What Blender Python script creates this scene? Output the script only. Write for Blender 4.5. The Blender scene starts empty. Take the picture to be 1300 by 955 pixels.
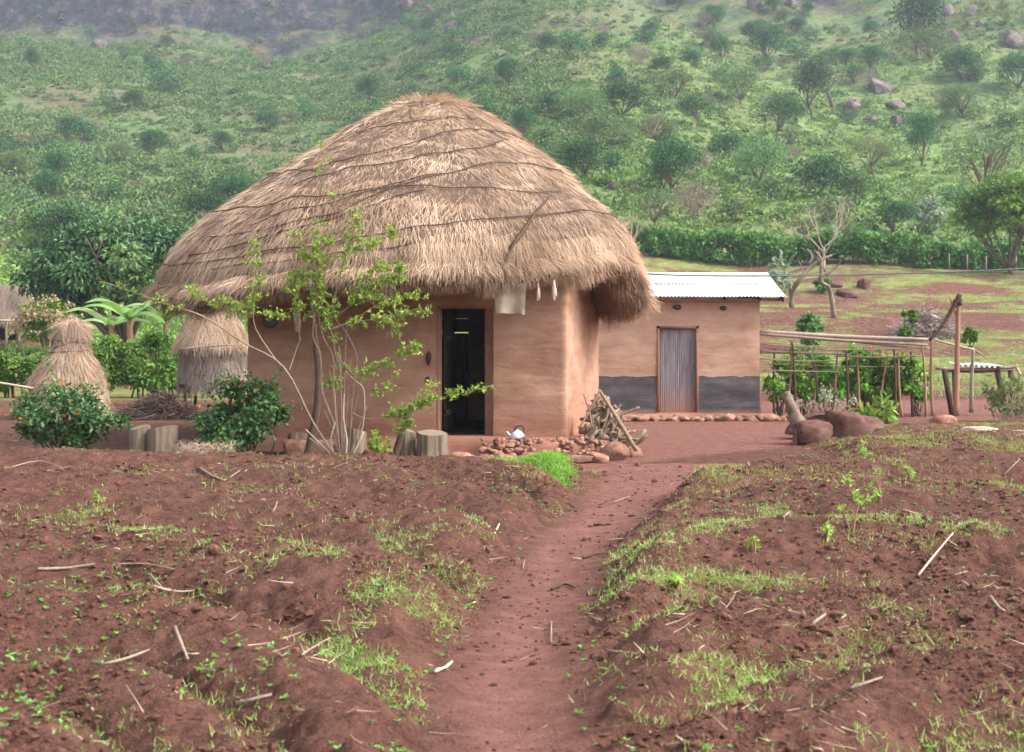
import bpy, bmesh, math, random
import numpy as np
from mathutils import Vector, Matrix
random.seed(7)
RNG = np.random.default_rng(11)
SC = bpy.context.scene
COL = SC.collection
PI = math.pi
F = 1806.0          # focal length of a 50 mm lens in photograph pixels
EYE = 1.6

# ------------------------------------------------------------------ noise
def _h(ix, iy, iz, seed):
    n = (ix.astype(np.int64)*374761393 + iy.astype(np.int64)*668265263 + iz.astype(np.int64)*2147483647 + seed*974634777) & 0x7fffffff
    n = ((n ^ (n >> 13)) * 1274126177) & 0x7fffffff
    n = ((n ^ (n >> 16)) * 668265263) & 0x7fffffff
    return ((n ^ (n >> 15)) & 0xffff) / 65535.0*2-1
def noise3(x, y, z, seed=0):
    x, y, z = np.broadcast_arrays(np.asarray(x, float), np.asarray(y, float), np.asarray(z, float))
    ix, iy, iz = np.floor(x), np.floor(y), np.floor(z)
    fx, fy, fz = x-ix, y-iy, z-iz
    fx, fy, fz = [f*f*f*(f*(f*6-15)+10) for f in (fx, fy, fz)]
    r = 0
    for a in (0, 1):
        for b in (0, 1):
            for c in (0, 1):
                r = r + _h(ix+a, iy+b, iz+c, seed)*(fx if a else 1-fx)*(fy if b else 1-fy)*(fz if c else 1-fz)
    return r
def noise2(x, y, seed=0):
    x, y = np.broadcast_arrays(np.asarray(x, float), np.asarray(y, float))
    ix, iy = np.floor(x), np.floor(y)
    fx, fy = x-ix, y-iy
    fx, fy = [f*f*f*(f*(f*6-15)+10) for f in (fx, fy)]
    z = np.zeros_like(ix); r = 0
    for a in (0, 1):
        for b in (0, 1):
            r = r + _h(ix+a, iy+b, z, seed)*(fx if a else 1-fx)*(fy if b else 1-fy)
    return r
def fbm2(x, y, o=4, seed=0):
    r = 0; a = .5
    for k in range(o):
        r = r + a*noise2(x*2.03**k+17*k, y*2.03**k-9*k, seed+k); a *= .5
    return r
def sstep(a, b, v):
    t = np.clip((v-a)/(b-a), 0, 1); return t*t*(3-2*t)

# ------------------------------------------------------------------ geometry store
class Geo:
    def __init__(s): s.V = []; s.Q = []; s.T = []; s.t = []; s.mq = []; s.mt = []; s.n = 0
    def add(s, V, Q=None, T=None, tint=0.5, mat=0):
        V = np.asarray(V, np.float32).reshape(-1, 3)
        s.V.append(V)
        s.t.append(np.broadcast_to(np.asarray(tint, np.float32), (len(V),)).copy())
        if Q is not None and len(Q):
            Q = np.asarray(Q, np.int64).reshape(-1, 4)+s.n; s.Q.append(Q); s.mq.append(np.full(len(Q), mat))
        if T is not None and len(T):
            T = np.asarray(T, np.int64).reshape(-1, 3)+s.n; s.T.append(T); s.mt.append(np.full(len(T), mat))
        s.n += len(V); return s
    def xform(s, fn):
        s.V = [fn(v) for v in s.V]; return s
    def build(s, name, mats, parent=None, smooth=True, loc=None):
        me = bpy.data.meshes.new(name)
        V = np.concatenate(s.V).astype(np.float32)
        if loc is not None: V = V-np.asarray(loc, np.float32)
        Q = np.concatenate(s.Q) if s.Q else np.zeros((0, 4), np.int64)
        T = np.concatenate(s.T) if s.T else np.zeros((0, 3), np.int64)
        me.vertices.add(len(V)); me.vertices.foreach_set('co', V.ravel())
        nl = len(Q)*4+len(T)*3
        me.loops.add(nl); me.loops.foreach_set('vertex_index', np.concatenate([Q.ravel(), T.ravel()]).astype(np.int32))
        me.polygons.add(len(Q)+len(T))
        st = np.concatenate([np.arange(len(Q))*4, len(Q)*4+np.arange(len(T))*3]).astype(np.int32)
        me.polygons.foreach_set('loop_start', st)
        mi = np.concatenate((s.mq or [np.zeros(0)])+(s.mt or [np.zeros(0)])).astype(np.int32)
        me.polygons.foreach_set('material_index', mi)
        me.polygons.foreach_set('use_smooth', np.full(len(Q)+len(T), smooth))
        if not isinstance(mats, (list, tuple)): mats = [mats]
        for m in mats: me.materials.append(m)
        a = me.attributes.new('tint', 'FLOAT', 'POINT'); a.data.foreach_set('value', np.concatenate(s.t))
        me.update(calc_edges=True); me.validate()
        o = bpy.data.objects.new(name, me); COL.objects.link(o)
        if loc is not None: o.location = loc
        if parent: o.parent = parent
        return o

def grid_faces(nu, nv, wrap_u=False):
    u = np.arange(nu if wrap_u else nu-1); v = np.arange(nv-1)
    U, Vv = np.meshgrid(u, v, indexing='ij'); U = U.ravel(); Vv = Vv.ravel(); U2 = (U+1) % nu
    return np.stack([U*nv+Vv, U2*nv+Vv, U2*nv+Vv+1, U*nv+Vv+1], 1)

def box(g, c, s, rz=0, tint=.5, mat=0, tilt=None, bev=0.0, wob=0):
    x, y, z = [k/2 for k in s]
    if bev <= 0:
        V = np.array([[-x,-y,-z],[x,-y,-z],[x,y,-z],[-x,y,-z],[-x,-y,z],[x,-y,z],[x,y,z],[-x,y,z]], float)
        Q = [[0,3,2,1],[4,5,6,7],[0,1,5,4],[1,2,6,5],[2,3,7,6],[3,0,4,7]]; T = None
    else:
        b = min(bev, x*.9, y*.9, z*.9)
        bm = bmesh.new(); bmesh.ops.create_cube(bm, size=2)
        for v in bm.verts: v.co = Vector((v.co.x*x, v.co.y*y, v.co.z*z))
        bmesh.ops.bevel(bm, geom=list(bm.edges), offset=b, segments=2, profile=.6, affect='EDGES')
        bm.verts.index_update(); V = np.array([v.co[:] for v in bm.verts]); Q = [[v.index for v in f.verts] for f in bm.faces if len(f.verts) == 4]
        T = [[v.index for v in f.verts] for f in bm.faces if len(f.verts) == 3]; bm.free()
    if wob: V = V+RNG.normal(0, wob, V.shape)
    if tilt is not None: V = V@np.array(Matrix.Rotation(tilt[0], 3, tilt[1])).T
    if rz: V = V@np.array(Matrix.Rotation(rz, 3, 'Z')).T
    g.add(V+np.asarray(c), Q, T, tint, mat); return g

def smooth_poly(P, R, n=4):
    P = np.asarray(P, float); R = np.asarray(R, float)
    if len(P) < 3: return P, R
    t = np.arange(len(P)); tt = np.linspace(0, len(P)-1, (len(P)-1)*n+1)
    out = []
    for q in tt:
        i = min(int(q), len(P)-2); f = q-i
        p0 = P[max(i-1, 0)]; p1 = P[i]; p2 = P[i+1]; p3 = P[min(i+2, len(P)-1)]
        out.append(.5*((2*p1)+(-p0+p2)*f+(2*p0-5*p1+4*p2-p3)*f*f+(-p0+3*p1-3*p2+p3)*f**3))
    return np.array(out), np.interp(tt, t, R)

def tube(g, P, R, sides=7, n=3, tint=.5, mat=0, rough=0.0, cap=True, seed=0):
    if np.isscalar(R): R = [R]*len(P)
    P, R = smooth_poly(P, R, n) if n > 1 else (np.asarray(P, float), np.asarray(R, float))
    T = np.gradient(P, axis=0); T /= np.linalg.norm(T, axis=1, keepdims=True)+1e-9
    ref = np.array([0, 0, 1.]) if abs(T[:, 2]).mean() < .8 else np.array([1., 0, 0])
    A = np.cross(T, ref); A /= np.linalg.norm(A, axis=1, keepdims=True)+1e-9
    B = np.cross(T, A)
    th = np.arange(sides)/sides*2*PI
    rr = R[:, None]*np.ones(sides)
    if rough: rr = rr*(1+rough*np.random.default_rng(seed+len(P)).normal(0, 1, rr.shape))
    V = P[:, None, :]+rr[..., None]*(np.cos(th)[None, :, None]*A[:, None, :]+np.sin(th)[None, :, None]*B[:, None, :])
    m = len(P); V = V.reshape(-1, 3)
    i = np.arange(m-1); j = np.arange(sides); I, J = np.meshgrid(i, j, indexing='ij'); I = I.ravel(); J = J.ravel(); J2 = (J+1) % sides
    Q = np.stack([I*sides+J, (I+1)*sides+J, (I+1)*sides+J2, I*sides+J2], 1)
    Tt = None
    if cap:
        V = np.vstack([V, P[0], P[-1]]); k = m*sides
        Tt = [[k, a, (a+1) % sides] for a in range(sides)]+[[k+1, (m-1)*sides+(a+1) % sides, (m-1)*sides+a] for a in range(sides)]
    g.add(V, Q, Tt, tint, mat); return g

_ico = {}
def ico(sub):
    if sub not in _ico:
        bm = bmesh.new(); bmesh.ops.create_icosphere(bm, subdivisions=sub, radius=1)
        bm.verts.index_update()
        _ico[sub] = (np.array([v.co[:] for v in bm.verts]), np.array([[v.index for v in f.verts] for f in bm.faces])); bm.free()
    return _ico[sub]
def lump(g, c, r, sub=2, amp=.25, freq=1.5, seed=0, tint=.5, mat=0, rz=0, flat=None, box_=0.0):
    V, T = ico(sub)
    d = V.copy()
    if box_: d = V/((np.abs(V)**6).sum(1)**(1/6))[:, None]*box_+V*(1-box_)
    k = 1+amp*noise3(V[:, 0]*freq+seed*3.1, V[:, 1]*freq+seed*1.7, V[:, 2]*freq+seed, 5)+amp*.4*noise3(V[:, 0]*freq*3+seed, V[:, 1]*freq*3, V[:, 2]*freq*3, 9)
    P = d*k[:, None]*np.asarray(r)
    if flat is not None: P[:, 2] = np.maximum(P[:, 2], flat)
    if rz: P = P@np.array(Matrix.Rotation(rz, 3, 'Z')).T
    g.add(P+np.asarray(c), None, T, tint, mat); return g

def rock(g, c, r, seed=0, tint=.5, mat=0, rz=0, planes=9, sub=3, cut=(.42, .82), rough=.09, boxy=False):
    V, T = ico(sub); rg = np.random.default_rng(int(seed)+7); V_ = V/((np.abs(V)**7).sum(1)**(1/7))[:, None] if boxy else V; P = V_*(1+.12*noise3(V[:, 0]*1.3+seed, V[:, 1]*1.3, V[:, 2]*1.3, 5))[:, None]
    for q in range(planes):
        n = unit(rg.normal(0, 1, 3)); dd = rg.uniform(*cut); k_ = P@n-dd; P = P-np.where(k_ > 0, k_*.93, 0)[:, None]*n
    P = P*(1+rough*noise3(V[:, 0]*6+seed, V[:, 1]*6, V[:, 2]*6, 9)+rough*.6*noise3(V[:, 0]*14+seed, V[:, 1]*14, V[:, 2]*14, 10))[:, None]*np.asarray(r)*1.15
    if rz: P = P@np.array(Matrix.Rotation(rz, 3, 'Z')).T
    g.add(P+np.asarray(c), None, T, tint, mat); return g

def unit(v): return v/(np.linalg.norm(v, axis=-1, keepdims=True)+1e-9)
def leaves(g, P, D, N, L, W, tint=None, mat=0, fold=.25, droop=0.0):
    """N pointed leaves: base P, direction D, face normal N (all (n,3)); length L, width W"""
    P = np.asarray(P, float); n = len(P); D = unit(D); S = unit(np.cross(D, N)); Nn = np.cross(S, D)
    L = np.broadcast_to(L, (n,))[:, None]; W = np.broadcast_to(W, (n,))[:, None]
    mid = P+D*L*.45
    tip = P+D*L - Nn*L*droop
    V = np.stack([P, mid+S*W*.5+Nn*W*fold, tip, mid-S*W*.5+Nn*W*fold], 1).reshape(-1, 3)
    b = np.arange(n)[:, None]*4
    T = np.concatenate([b+[0, 1, 2], b+[0, 2, 3]])
    if tint is None: tint = RNG.random(n)
    g.add(V, None, T, np.repeat(np.broadcast_to(tint, (n,)), 4), mat); return g
def ribbons(g, P, D, U, L, W, lift=0.0, sag=0.0, tint=None, mat=0, seg=2):
    """N thin strips starting at P, going D, lifting along U, sagging by gravity"""
    P = np.asarray(P, float); n = len(P); D = unit(D)
    R = unit(RNG.normal(0, 1, (n, 3))*.5+U); S = unit(np.cross(D, R))
    L = np.broadcast_to(L, (n,))[:, None]; W = np.broadcast_to(W, (n,))[:, None]
    lift = np.broadcast_to(lift, (n,))[:, None]; sag = np.broadcast_to(sag, (n,))[:, None]
    side = RNG.normal(0, .10, (n, 1))
    rows = []
    for k in range(seg+1):
        t = k/seg
        c = P+D*L*t+U*lift*t**1.5+S*side*L*t*t+np.array([0, 0, -1.])*sag*t*t
        w = W*.5*(1-.75*t)
        rows += [c-S*w, c+S*w]
    m = 2*(seg+1)
    V = np.stack(rows, 1).reshape(-1, 3)
    b = np.arange(n)[:, None]*m
    Q = np.concatenate([b+[2*k, 2*k+1, 2*k+3, 2*k+2] for k in range(seg)])
    if tint is None: tint = RNG.random(n)
    g.add(V, Q, None, np.repeat(np.broadcast_to(tint, (n,)), m), mat); return g
def rdirs(n, rng=RNG): return unit(rng.normal(0, 1, (n, 3)))

# ------------------------------------------------------------------ scene bookkeeping
def tag(o, label=None, cat=None, group=None, kind=None):
    if label: o['label'] = label
    if cat: o['category'] = cat
    if group: o['group'] = group
    if kind: o['kind'] = kind
    return o
def empty(name, loc, label, cat, group=None):
    o = bpy.data.objects.new(name, None); COL.objects.link(o); o.location = loc; o.empty_display_size = .2
    return tag(o, label, cat, group)
class Thing:
    """builds parts in world coordinates under an Empty"""
    def __init__(s, name, loc, label, cat, group=None):
        s.loc = tuple(float(v) for v in loc); s.e = empty(name, s.loc, label, cat, group)
    def part(s, name, g, mats, smooth=True):
        return g.build(name, mats, s.e, smooth, loc=s.loc) if not g is None else None
    def fix(s, o): o.location = (0, 0, 0)
def part(th, name, g, mats, smooth=True, parent=None):
    o = g.build(name, mats, parent or th.e, smooth, loc=th.loc); o.location = (0, 0, 0); return o
def copy_tree(o, loc, rz, sc, label, group, parent=None, cat=None):
    c = o.copy(); COL.objects.link(c)
    if parent: c.parent = parent
    else:
        c.location = loc; c.rotation_euler = (0, 0, rz); c.scale = sc
        if label: c['label'] = label
        if group: c['group'] = group
        elif 'group' in c: del c['group']
        if cat: c['category'] = cat
    for ch in KIDS.get(o.name, []): copy_tree(ch, None, 0, None, None, None, c)
    return c
KIDS = {}

# ------------------------------------------------------------------ materials
def new_mat(name):
    m = bpy.data.materials.new(name); m.use_nodes = True
    nt = m.node_tree; nt.nodes.clear(); return m, nt
class NT:
    def __init__(s, nt): s.nt = nt
    def n(s, t, **k):
        nd = s.nt.nodes.new(t)
        for a, v in k.items():
            if a.startswith('i_'):
                key = a[2:].replace('_', ' '); nd.inputs[key].default_value = v
            else: setattr(nd, a, v)
        return nd
    def l(s, a, b): s.nt.links.new(a, b)
    def noise(s, scale, detail=4, rough=.6, vec=None, dist=0):
        nd = s.n('ShaderNodeTexNoise'); nd.inputs['Scale'].default_value = scale; nd.inputs['Detail'].default_value = detail
        nd.inputs['Roughness'].default_value = rough; nd.inputs['Distortion'].default_value = dist
        if vec is not None: s.l(vec, nd.inputs['Vector'])
        return nd
    def ramp(s, fac, stops):
        nd = s.n('ShaderNodeValToRGB'); cr = nd.color_ramp
        while len(cr.elements) < len(stops): cr.elements.new(.5)
        for e, (p, c) in zip(cr.elements, stops): e.position = p; e.color = (*c, 1) if len(c) == 3 else c
        s.l(fac, nd.inputs['Fac']); return nd.outputs['Color']
    def mix(s, fac, a, b, mode='MIX'):
        nd = s.n('ShaderNodeMix', data_type='RGBA', blend_type=mode)
        if isinstance(fac, (int, float)): nd.inputs[0].default_value = fac
        else: s.l(fac, nd.inputs[0])
        for v, i in ((a, 6), (b, 7)):
            if isinstance(v, tuple): nd.inputs[i].default_value = (*v, 1)
            else: s.l(v, nd.inputs[i])
        return nd.outputs[2]
    def math(s, op, a, b=None, c=None):
        nd = s.n('ShaderNodeMath', operation=op)
        for v, i in ((a, 0), (b, 1), (c, 2)):
            if v is None: continue
            if isinstance(v, (int, float)): nd.inputs[i].default_value = v
            else: s.l(v, nd.inputs[i])
        return nd.outputs[0]
    def map(s, sc, coord='Object', rot=(0, 0, 0)):
        tc = s.n('ShaderNodeTexCoord'); mp = s.n('ShaderNodeMapping'); mp.inputs['Scale'].default_value = sc; mp.inputs['Rotation'].default_value = rot
        s.l(tc.outputs[coord], mp.inputs['Vector']); return mp.outputs['Vector']
    def geo_map(s, sc):
        tc = s.n('ShaderNodeNewGeometry'); mp = s.n('ShaderNodeMapping'); mp.inputs['Scale'].default_value = sc
        s.l(tc.outputs['Position'], mp.inputs['Vector']); return mp.outputs['Vector']
    def out(s, col, rough=.9, spec=.2, bump=None, bstr=.5, bdist=.02, metal=0):
        b = s.n('ShaderNodeBsdfPrincipled')
        if isinstance(col, tuple): b.inputs['Base Color'].default_value = (*col, 1)
        else: s.l(col, b.inputs['Base Color'])
        if isinstance(rough, (int, float)): b.inputs['Roughness'].default_value = rough
        else: s.l(rough, b.inputs['Roughness'])
        b.inputs['Specular IOR Level'].default_value = spec; b.inputs['Metallic'].default_value = metal
        if bump is not None:
            bp = s.n('ShaderNodeBump'); bp.inputs['Strength'].default_value = bstr; bp.inputs['Distance'].default_value = bdist
            s.l(bump, bp.inputs['Height']); s.l(bp.outputs[0], b.inputs['Normal'])
        o = s.n('ShaderNodeOutputMaterial'); s.l(b.outputs[0], o.inputs['Surface']); return b, o

def leaf_mat(name, cols, trans=.3, spec=.25, rough=.55, vary=.25):
    m, nt = new_mat(name); k = NT(nt)
    at = k.n('ShaderNodeAttribute', attribute_name='tint')
    n = len(cols)
    col = k.ramp(at.outputs['Fac'], [(i/(n-1), c) for i, c in enumerate(cols)])
    oi = k.n('ShaderNodeObjectInfo')
    hs = k.n('ShaderNodeHueSaturation'); k.l(col, hs.inputs['Color'])
    k.l(k.math('MULTIPLY_ADD', oi.outputs['Random'], vary*2, 1-vary), hs.inputs['Value'])
    k.l(k.math('MULTIPLY_ADD', oi.outputs['Random'], .05, .475), hs.inputs['Hue'])
    b = k.n('ShaderNodeBsdfPrincipled'); k.l(hs.outputs[0], b.inputs['Base Color'])
    b.inputs['Roughness'].default_value = rough; b.inputs['Specular IOR Level'].default_value = spec
    t = k.n('ShaderNodeBsdfTranslucent'); k.l(hs.outputs[0], t.inputs['Color'])
    mx = k.n('ShaderNodeMixShader'); mx.inputs[0].default_value = trans
    k.l(b.outputs[0], mx.inputs[1]); k.l(t.outputs[0], mx.inputs[2])
    o = k.n('ShaderNodeOutputMaterial'); k.l(mx.outputs[0], o.inputs['Surface'])
    return m
def bark_mat(name, a, b, sc=(8, 8, 1.2), bstr=.8):
    m, nt = new_mat(name); k = NT(nt)
    v = k.map(sc); n1 = k.noise(3, 5, .65, v); n2 = k.noise(1.2, 2, .5, k.map((1, 1, 1)))
    at = k.n('ShaderNodeAttribute', attribute_name='tint')
    c = k.mix(n1.outputs['Fac'], a, b)
    hs = k.n('ShaderNodeHueSaturation'); k.l(c, hs.inputs['Color'])
    k.l(k.math('ADD', k.math('MULTIPLY_ADD', at.outputs['Fac'], .5, .35), k.math('MULTIPLY', n2.outputs['Fac'], .8)), hs.inputs['Value'])
    k.out(hs.outputs[0], .9, .15, n1.outputs['Fac'], bstr, .01); return m
def straw_mat(name, cols, patch=.35):
    m, nt = new_mat(name); k = NT(nt)
    at = k.n('ShaderNodeAttribute', attribute_name='tint')
    n = len(cols); col = k.ramp(at.outputs['Fac'], [(i/(n-1), c) for i, c in enumerate(cols)])
    n1 = k.noise(1.1, 5, .6, k.map((1, 1, 1)))
    hs = k.n('ShaderNodeHueSaturation'); k.l(col, hs.inputs['Color'])
    k.l(k.math('MULTIPLY_ADD', n1.outputs['Fac'], patch*2, 1-patch), hs.inputs['Value'])
    k.out(hs.outputs[0], .8, .15); return m

# soils ---------------------------------------------------------------
def soil_nodes(k):
    """tint attribute on ground: 0 tilled dark soil, 1 trodden red path"""
    at = k.n('ShaderNodeAttribute', attribute_name='tint')
    P = k.geo_map((1, 1, 1))
    big = k.noise(.55, 4, .6, P); mid = k.noise(6, 5, .65, P); fine = k.noise(45, 4, .7, P); gr = k.noise(160, 2, .6, P)
    til = k.ramp(mid.outputs['Fac'], [(.34, (.052, .022, .015)), (.5, (.118, .052, .036)), (.66, (.21, .103, .072))])
    til = k.mix(k.ramp(fine.outputs['Fac'], [(.42, (0, 0, 0)), (.7, (.8, .8, .8))]), til, (.20, .105, .08))
    til = k.mix(k.ramp(gr.outputs['Fac'], [(.3, (.7, .7, .7)), (.45, (0, 0, 0))]), til, (.045, .02, .016))
    pth = k.ramp(mid.outputs['Fac'], [(.3, (.16, .076, .066)), (.5, (.25, .108, .080)), (.7, (.34, .17, .135))])
    pth = k.mix(k.ramp(fine.outputs['Fac'], [(.45, (0, 0, 0)), (.7, (.7, .7, .7))]), pth, (.32, .17, .14))
    pth = k.mix(k.ramp(gr.outputs['Fac'], [(.62, (0, 0, 0)), (.75, (1, 1, 1))]), pth, (.33, .19, .15))
    f = k.math('ADD', at.outputs['Fac'], k.math('MULTIPLY_ADD', big.outputs['Fac'], .3, -.15))
    f = k.math('MINIMUM', k.math('MAXIMUM', f, 0.0), 1.0)
    c = k.mix(f, til, pth)
    c = k.mix(k.math('MULTIPLY', big.outputs['Fac'], .35), c, (.16, .064, .048))
    bh = k.math('ADD', k.math('MULTIPLY', fine.outputs['Fac'], .7), k.math('MULTIPLY', gr.outputs['Fac'], .35))
    return c, bh, at, P
m_ground, nt = new_mat('ground_soil'); k = NT(nt)
c, bh, at, P = soil_nodes(k)
g2 = k.n('ShaderNodeAttribute', attribute_name='green')
gn = k.noise(3.0, 6, .75, k.geo_map((.55, 1.8, 1)))
gn2 = k.noise(.8, 4, .6, P)
gcol = k.ramp(gn2.outputs['Fac'], [(.3, (.16, .22, .05)), (.55, (.25, .33, .085)), (.75, (.35, .41, .16))])
gf = k.math('ADD', g2.outputs['Fac'], k.math('MULTIPLY_ADD', gn.outputs['Fac'], 2.6, -1.75))
gf = k.math('MINIMUM', k.math('MAXIMUM', gf, 0.0), 1.0)
gf = k.math('MULTIPLY', gf, k.math('MINIMUM', k.math('MULTIPLY', g2.outputs['Fac'], 8.0), 1.0))
c = k.mix(gf, c, gcol)
k.out(c, .95, .12, bh, 1.0, .05)
# hillside ------------------------------------------------------------
m_hill, nt = new_mat('hillside_grass'); k = NT(nt)
P = k.geo_map((1, 1, 1))
n1 = k.noise(.05, 5, .6, P); n2 = k.noise(.9, 6, .7, P); n3 = k.noise(.16, 4, .6, P)
n4 = k.noise(3.5, 4, .75, P); g = k.ramp(k.math('ADD', k.math('MULTIPLY', n2.outputs['Fac'], .5), k.math('MULTIPLY', n4.outputs['Fac'], .5)), [(.36, (.05, .09, .04)), (.5, (.10, .165, .06)), (.64, (.20, .27, .11))])
br = k.ramp(n2.outputs['Fac'], [(.3, (.10, .07, .04)), (.6, (.17, .125, .08)), (.8, (.21, .11, .075))])
warm = k.math('ADD', k.math('MULTIPLY', n1.outputs['Fac'], .8), k.math('MULTIPLY', n3.outputs['Fac'], .5))
c = k.mix(k.ramp(warm, [(.56, (0, 0, 0)), (.76, (.9, .9, .9))]), g, br)
sp = k.n('ShaderNodeSeparateXYZ'); ge = k.n('ShaderNodeNewGeometry'); k.l(ge.outputs['True Normal'], sp.inputs[0])
rk = k.noise(.35, 6, .7, k.geo_map((1, 1, .6))); rc = k.ramp(rk.outputs['Fac'], [(.36, (.018, .016, .024)), (.54, (.045, .04, .055)), (.61, (.12, .085, .08)), (.66, (.045, .04, .05))])
rf = k.ramp(k.math('ADD', sp.outputs[2], k.math('MULTIPLY_ADD', n3.outputs['Fac'], .5, -.25)), [(.66, (1, 1, 1)), (.86, (0, 0, 0))])
lat = k.n('ShaderNodeAttribute', attribute_name='tint'); c = k.mix(k.math('MULTIPLY', lat.outputs['Fac'], .55), c, k.ramp(k.math('ADD', k.math('MULTIPLY', n2.outputs['Fac'], .5), k.math('MULTIPLY', n4.outputs['Fac'], .5)), [(.36, (.08, .14, .04)), (.5, (.17, .27, .07)), (.64, (.30, .39, .13))]))
c = k.mix(rf, c, rc)
k.out(c, .95, .1, n2.outputs['Fac'], 1.0, .5)
# rocks / mud walls ---------------------------------------------------
def rock_mat(name, a, b, c_, sc=4, bs=.6):
    m, nt = new_mat(name); k = NT(nt)
    P = k.geo_map((1, 1, 1)); n = k.noise(sc, 6, .65, P); f = k.noise(sc*9, 3, .6, P)
    at = k.n('ShaderNodeAttribute', attribute_name='tint')
    col = k.ramp(n.outputs['Fac'], [(.3, a), (.5, b), (.72, c_)])
    hs = k.n('ShaderNodeHueSaturation'); k.l(col, hs.inputs['Color']); k.l(k.math('MULTIPLY_ADD', at.outputs['Fac'], .5, .75), hs.inputs['Value'])
    k.out(hs.outputs[0], .9, .15, k.math('ADD', n.outputs['Fac'], k.math('MULTIPLY', f.outputs['Fac'], .4)), bs, .03); return m
m_stone = rock_mat('red_stone', (.13, .06, .04), (.27, .135, .092), (.42, .26, .19), 7, .9)
m_boulder = rock_mat('grey_boulder', (.045, .038, .042), (.115, .09, .095), (.24, .17, .15), 1.6)
m_clod = rock_mat('soil_clod', (.060, .025, .018), (.12, .053, .037), (.20, .096, .068), 30)
m_block = rock_mat('dark_red_block', (.075, .036, .03), (.12, .058, .048), (.185, .10, .082), 8, .9)
def mud_mat(name, cols, zspec, band=None):
    m, nt = new_mat(name); k = NT(nt)
    P = k.map((1, 1, 1)); st = k.noise(2.0, 5, .6, k.map((.8, .8, 2.6))); mo = k.noise(1.3, 5, .6, P); fi = k.noise(40, 3, .6, P)
    crs = k.noise(1.6, 4, .6, k.map((1.0, 1.0, 4.5)), 1.0)
    col = k.ramp(k.math('ADD', k.math('MULTIPLY', st.outputs['Fac'], .5), k.math('MULTIPLY', mo.outputs['Fac'], .5)), [(.32, cols[0]), (.5, cols[1]), (.68, cols[2])])
    tc = k.n('ShaderNodeTexCoord'); sx = k.n('ShaderNodeSeparateXYZ'); k.l(tc.outputs['Object'], sx.inputs[0])
    z = k.math('ADD', sx.outputs[2], k.math('MULTIPLY_ADD', mo.outputs['Fac'], .2, -.1))
    dk = k.n('ShaderNodeMapRange'); k.l(z, dk.inputs[0]); dk.inputs[1].default_value = zspec[0]; dk.inputs[2].default_value = zspec[1]
    dirt = k.mix(.5, col, (.26, .10, .066))
    col = k.mix(dk.outputs[0], dirt, col)
    if band:
        z2 = k.math('ADD', sx.outputs[2], k.math('MULTIPLY_ADD', k.noise(2.5, 5, .6, P).outputs['Fac'], .14, -.07))
        bm_ = k.math('MULTIPLY', k.math('LESS_THAN', z2, band[1]), 1.0)
        mr = k.n('ShaderNodeMapRange'); k.l(z, mr.inputs[0]); mr.inputs[1].default_value = band[0]-.10; mr.inputs[2].default_value = band[0]+.08
        bc = k.ramp(st.outputs['Fac'], [(.3, (.055, .05, .056)), (.55, (.085, .078, .084)), (.75, (.125, .112, .115))])
        col = k.mix(k.math('MULTIPLY', bm_, mr.outputs[0]), col, bc)
    vo = k.n('ShaderNodeTexVoronoi', feature='DISTANCE_TO_EDGE'); vo.inputs['Scale'].default_value = 3.2; nv_ = k.noise(3, 4, .6, P); k.l(k.mix(.12, P, nv_.outputs['Color']), vo.inputs['Vector'])
    crk = k.ramp(vo.outputs['Distance'], [(0, (1, 1, 1)), (.012, (0, 0, 0))]); patch = k.ramp(k.noise(.9, 3, .5, P).outputs['Fac'], [(.5, (0, 0, 0)), (.62, (1, 1, 1))])
    col = k.mix(k.math('MULTIPLY', k.math('MULTIPLY', crk, patch), .45), col, (.09, .045, .03))
    fl = k.noise(26, 3, .7, k.map((1, 1, 3))); col = k.mix(k.ramp(fl.outputs['Fac'], [(.62, (0, 0, 0)), (.74, (.5, .5, .5))]), col, (.55, .38, .27)); col = k.mix(k.ramp(fl.outputs['Fac'], [(.28, (.5, .5, .5)), (.38, (0, 0, 0))]), col, (.14, .07, .045))
    k.out(col, .92, .12, k.math('ADD', k.math('MULTIPLY', crs.outputs['Fac'], 1.2), k.math('MULTIPLY', fi.outputs['Fac'], .25)), .45, .04); return m
m_mud = mud_mat('mud_wall_plaster', [(.27, .145, .095), (.38, .215, .147), (.47, .29, .21)], (.3, .8))
m_mud2 = mud_mat('mud_wall_painted', [(.34, .205, .14), (.44, .275, .195), (.52, .35, .26)], (0.0, .2), (.06, .80))
m_mudred = mud_mat('mud_plinth_earth', [(.19, .085, .058), (.28, .13, .092), (.37, .20, .145)], (-9, -8))
m_dark = mud_mat('painted_interior_shade', [(.02, .015, .013), (.03, .022, .019), (.045, .033, .028)], (-9, -8))  # near-black colour stands in for the shade inside doorway and windows
STRAW = [(.24, .15, .098), (.40, .268, .18), (.52, .362, .25), (.62, .45, .325), (.73, .565, .425)]
m_straw = straw_mat('dry_thatch', STRAW)
m_straw2 = straw_mat('grey_weathered_thatch', [(.13, .10, .085), (.27, .21, .18), (.38, .30, .255), (.5, .42, .37)])
m_oldthatch = straw_mat('old_brown_thatch', [(.10, .07, .055), (.20, .145, .115), (.29, .215, .175), (.38, .29, .24)])
m_hay = straw_mat('haystack_straw', [(.2, .13, .085), (.38, .26, .175), (.5, .365, .26), (.64, .50, .38)])
m_under = straw_mat('thatch_underlayer', [(.075, .048, .032), (.11, .07, .048), (.15, .10, .068)], .5)
m_rope = bark_mat('binding_rope_fibre', (.05, .03, .02), (.13, .085, .06))
m_pole = bark_mat('dry_pole_wood', (.13, .09, .065), (.42, .33, .26))
m_pale = bark_mat('pale_barkless_wood', (.34, .26, .19), (.55, .44, .34))
m_darkwood = bark_mat('dark_wood', (.035, .02, .014), (.13, .085, .062))
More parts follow.
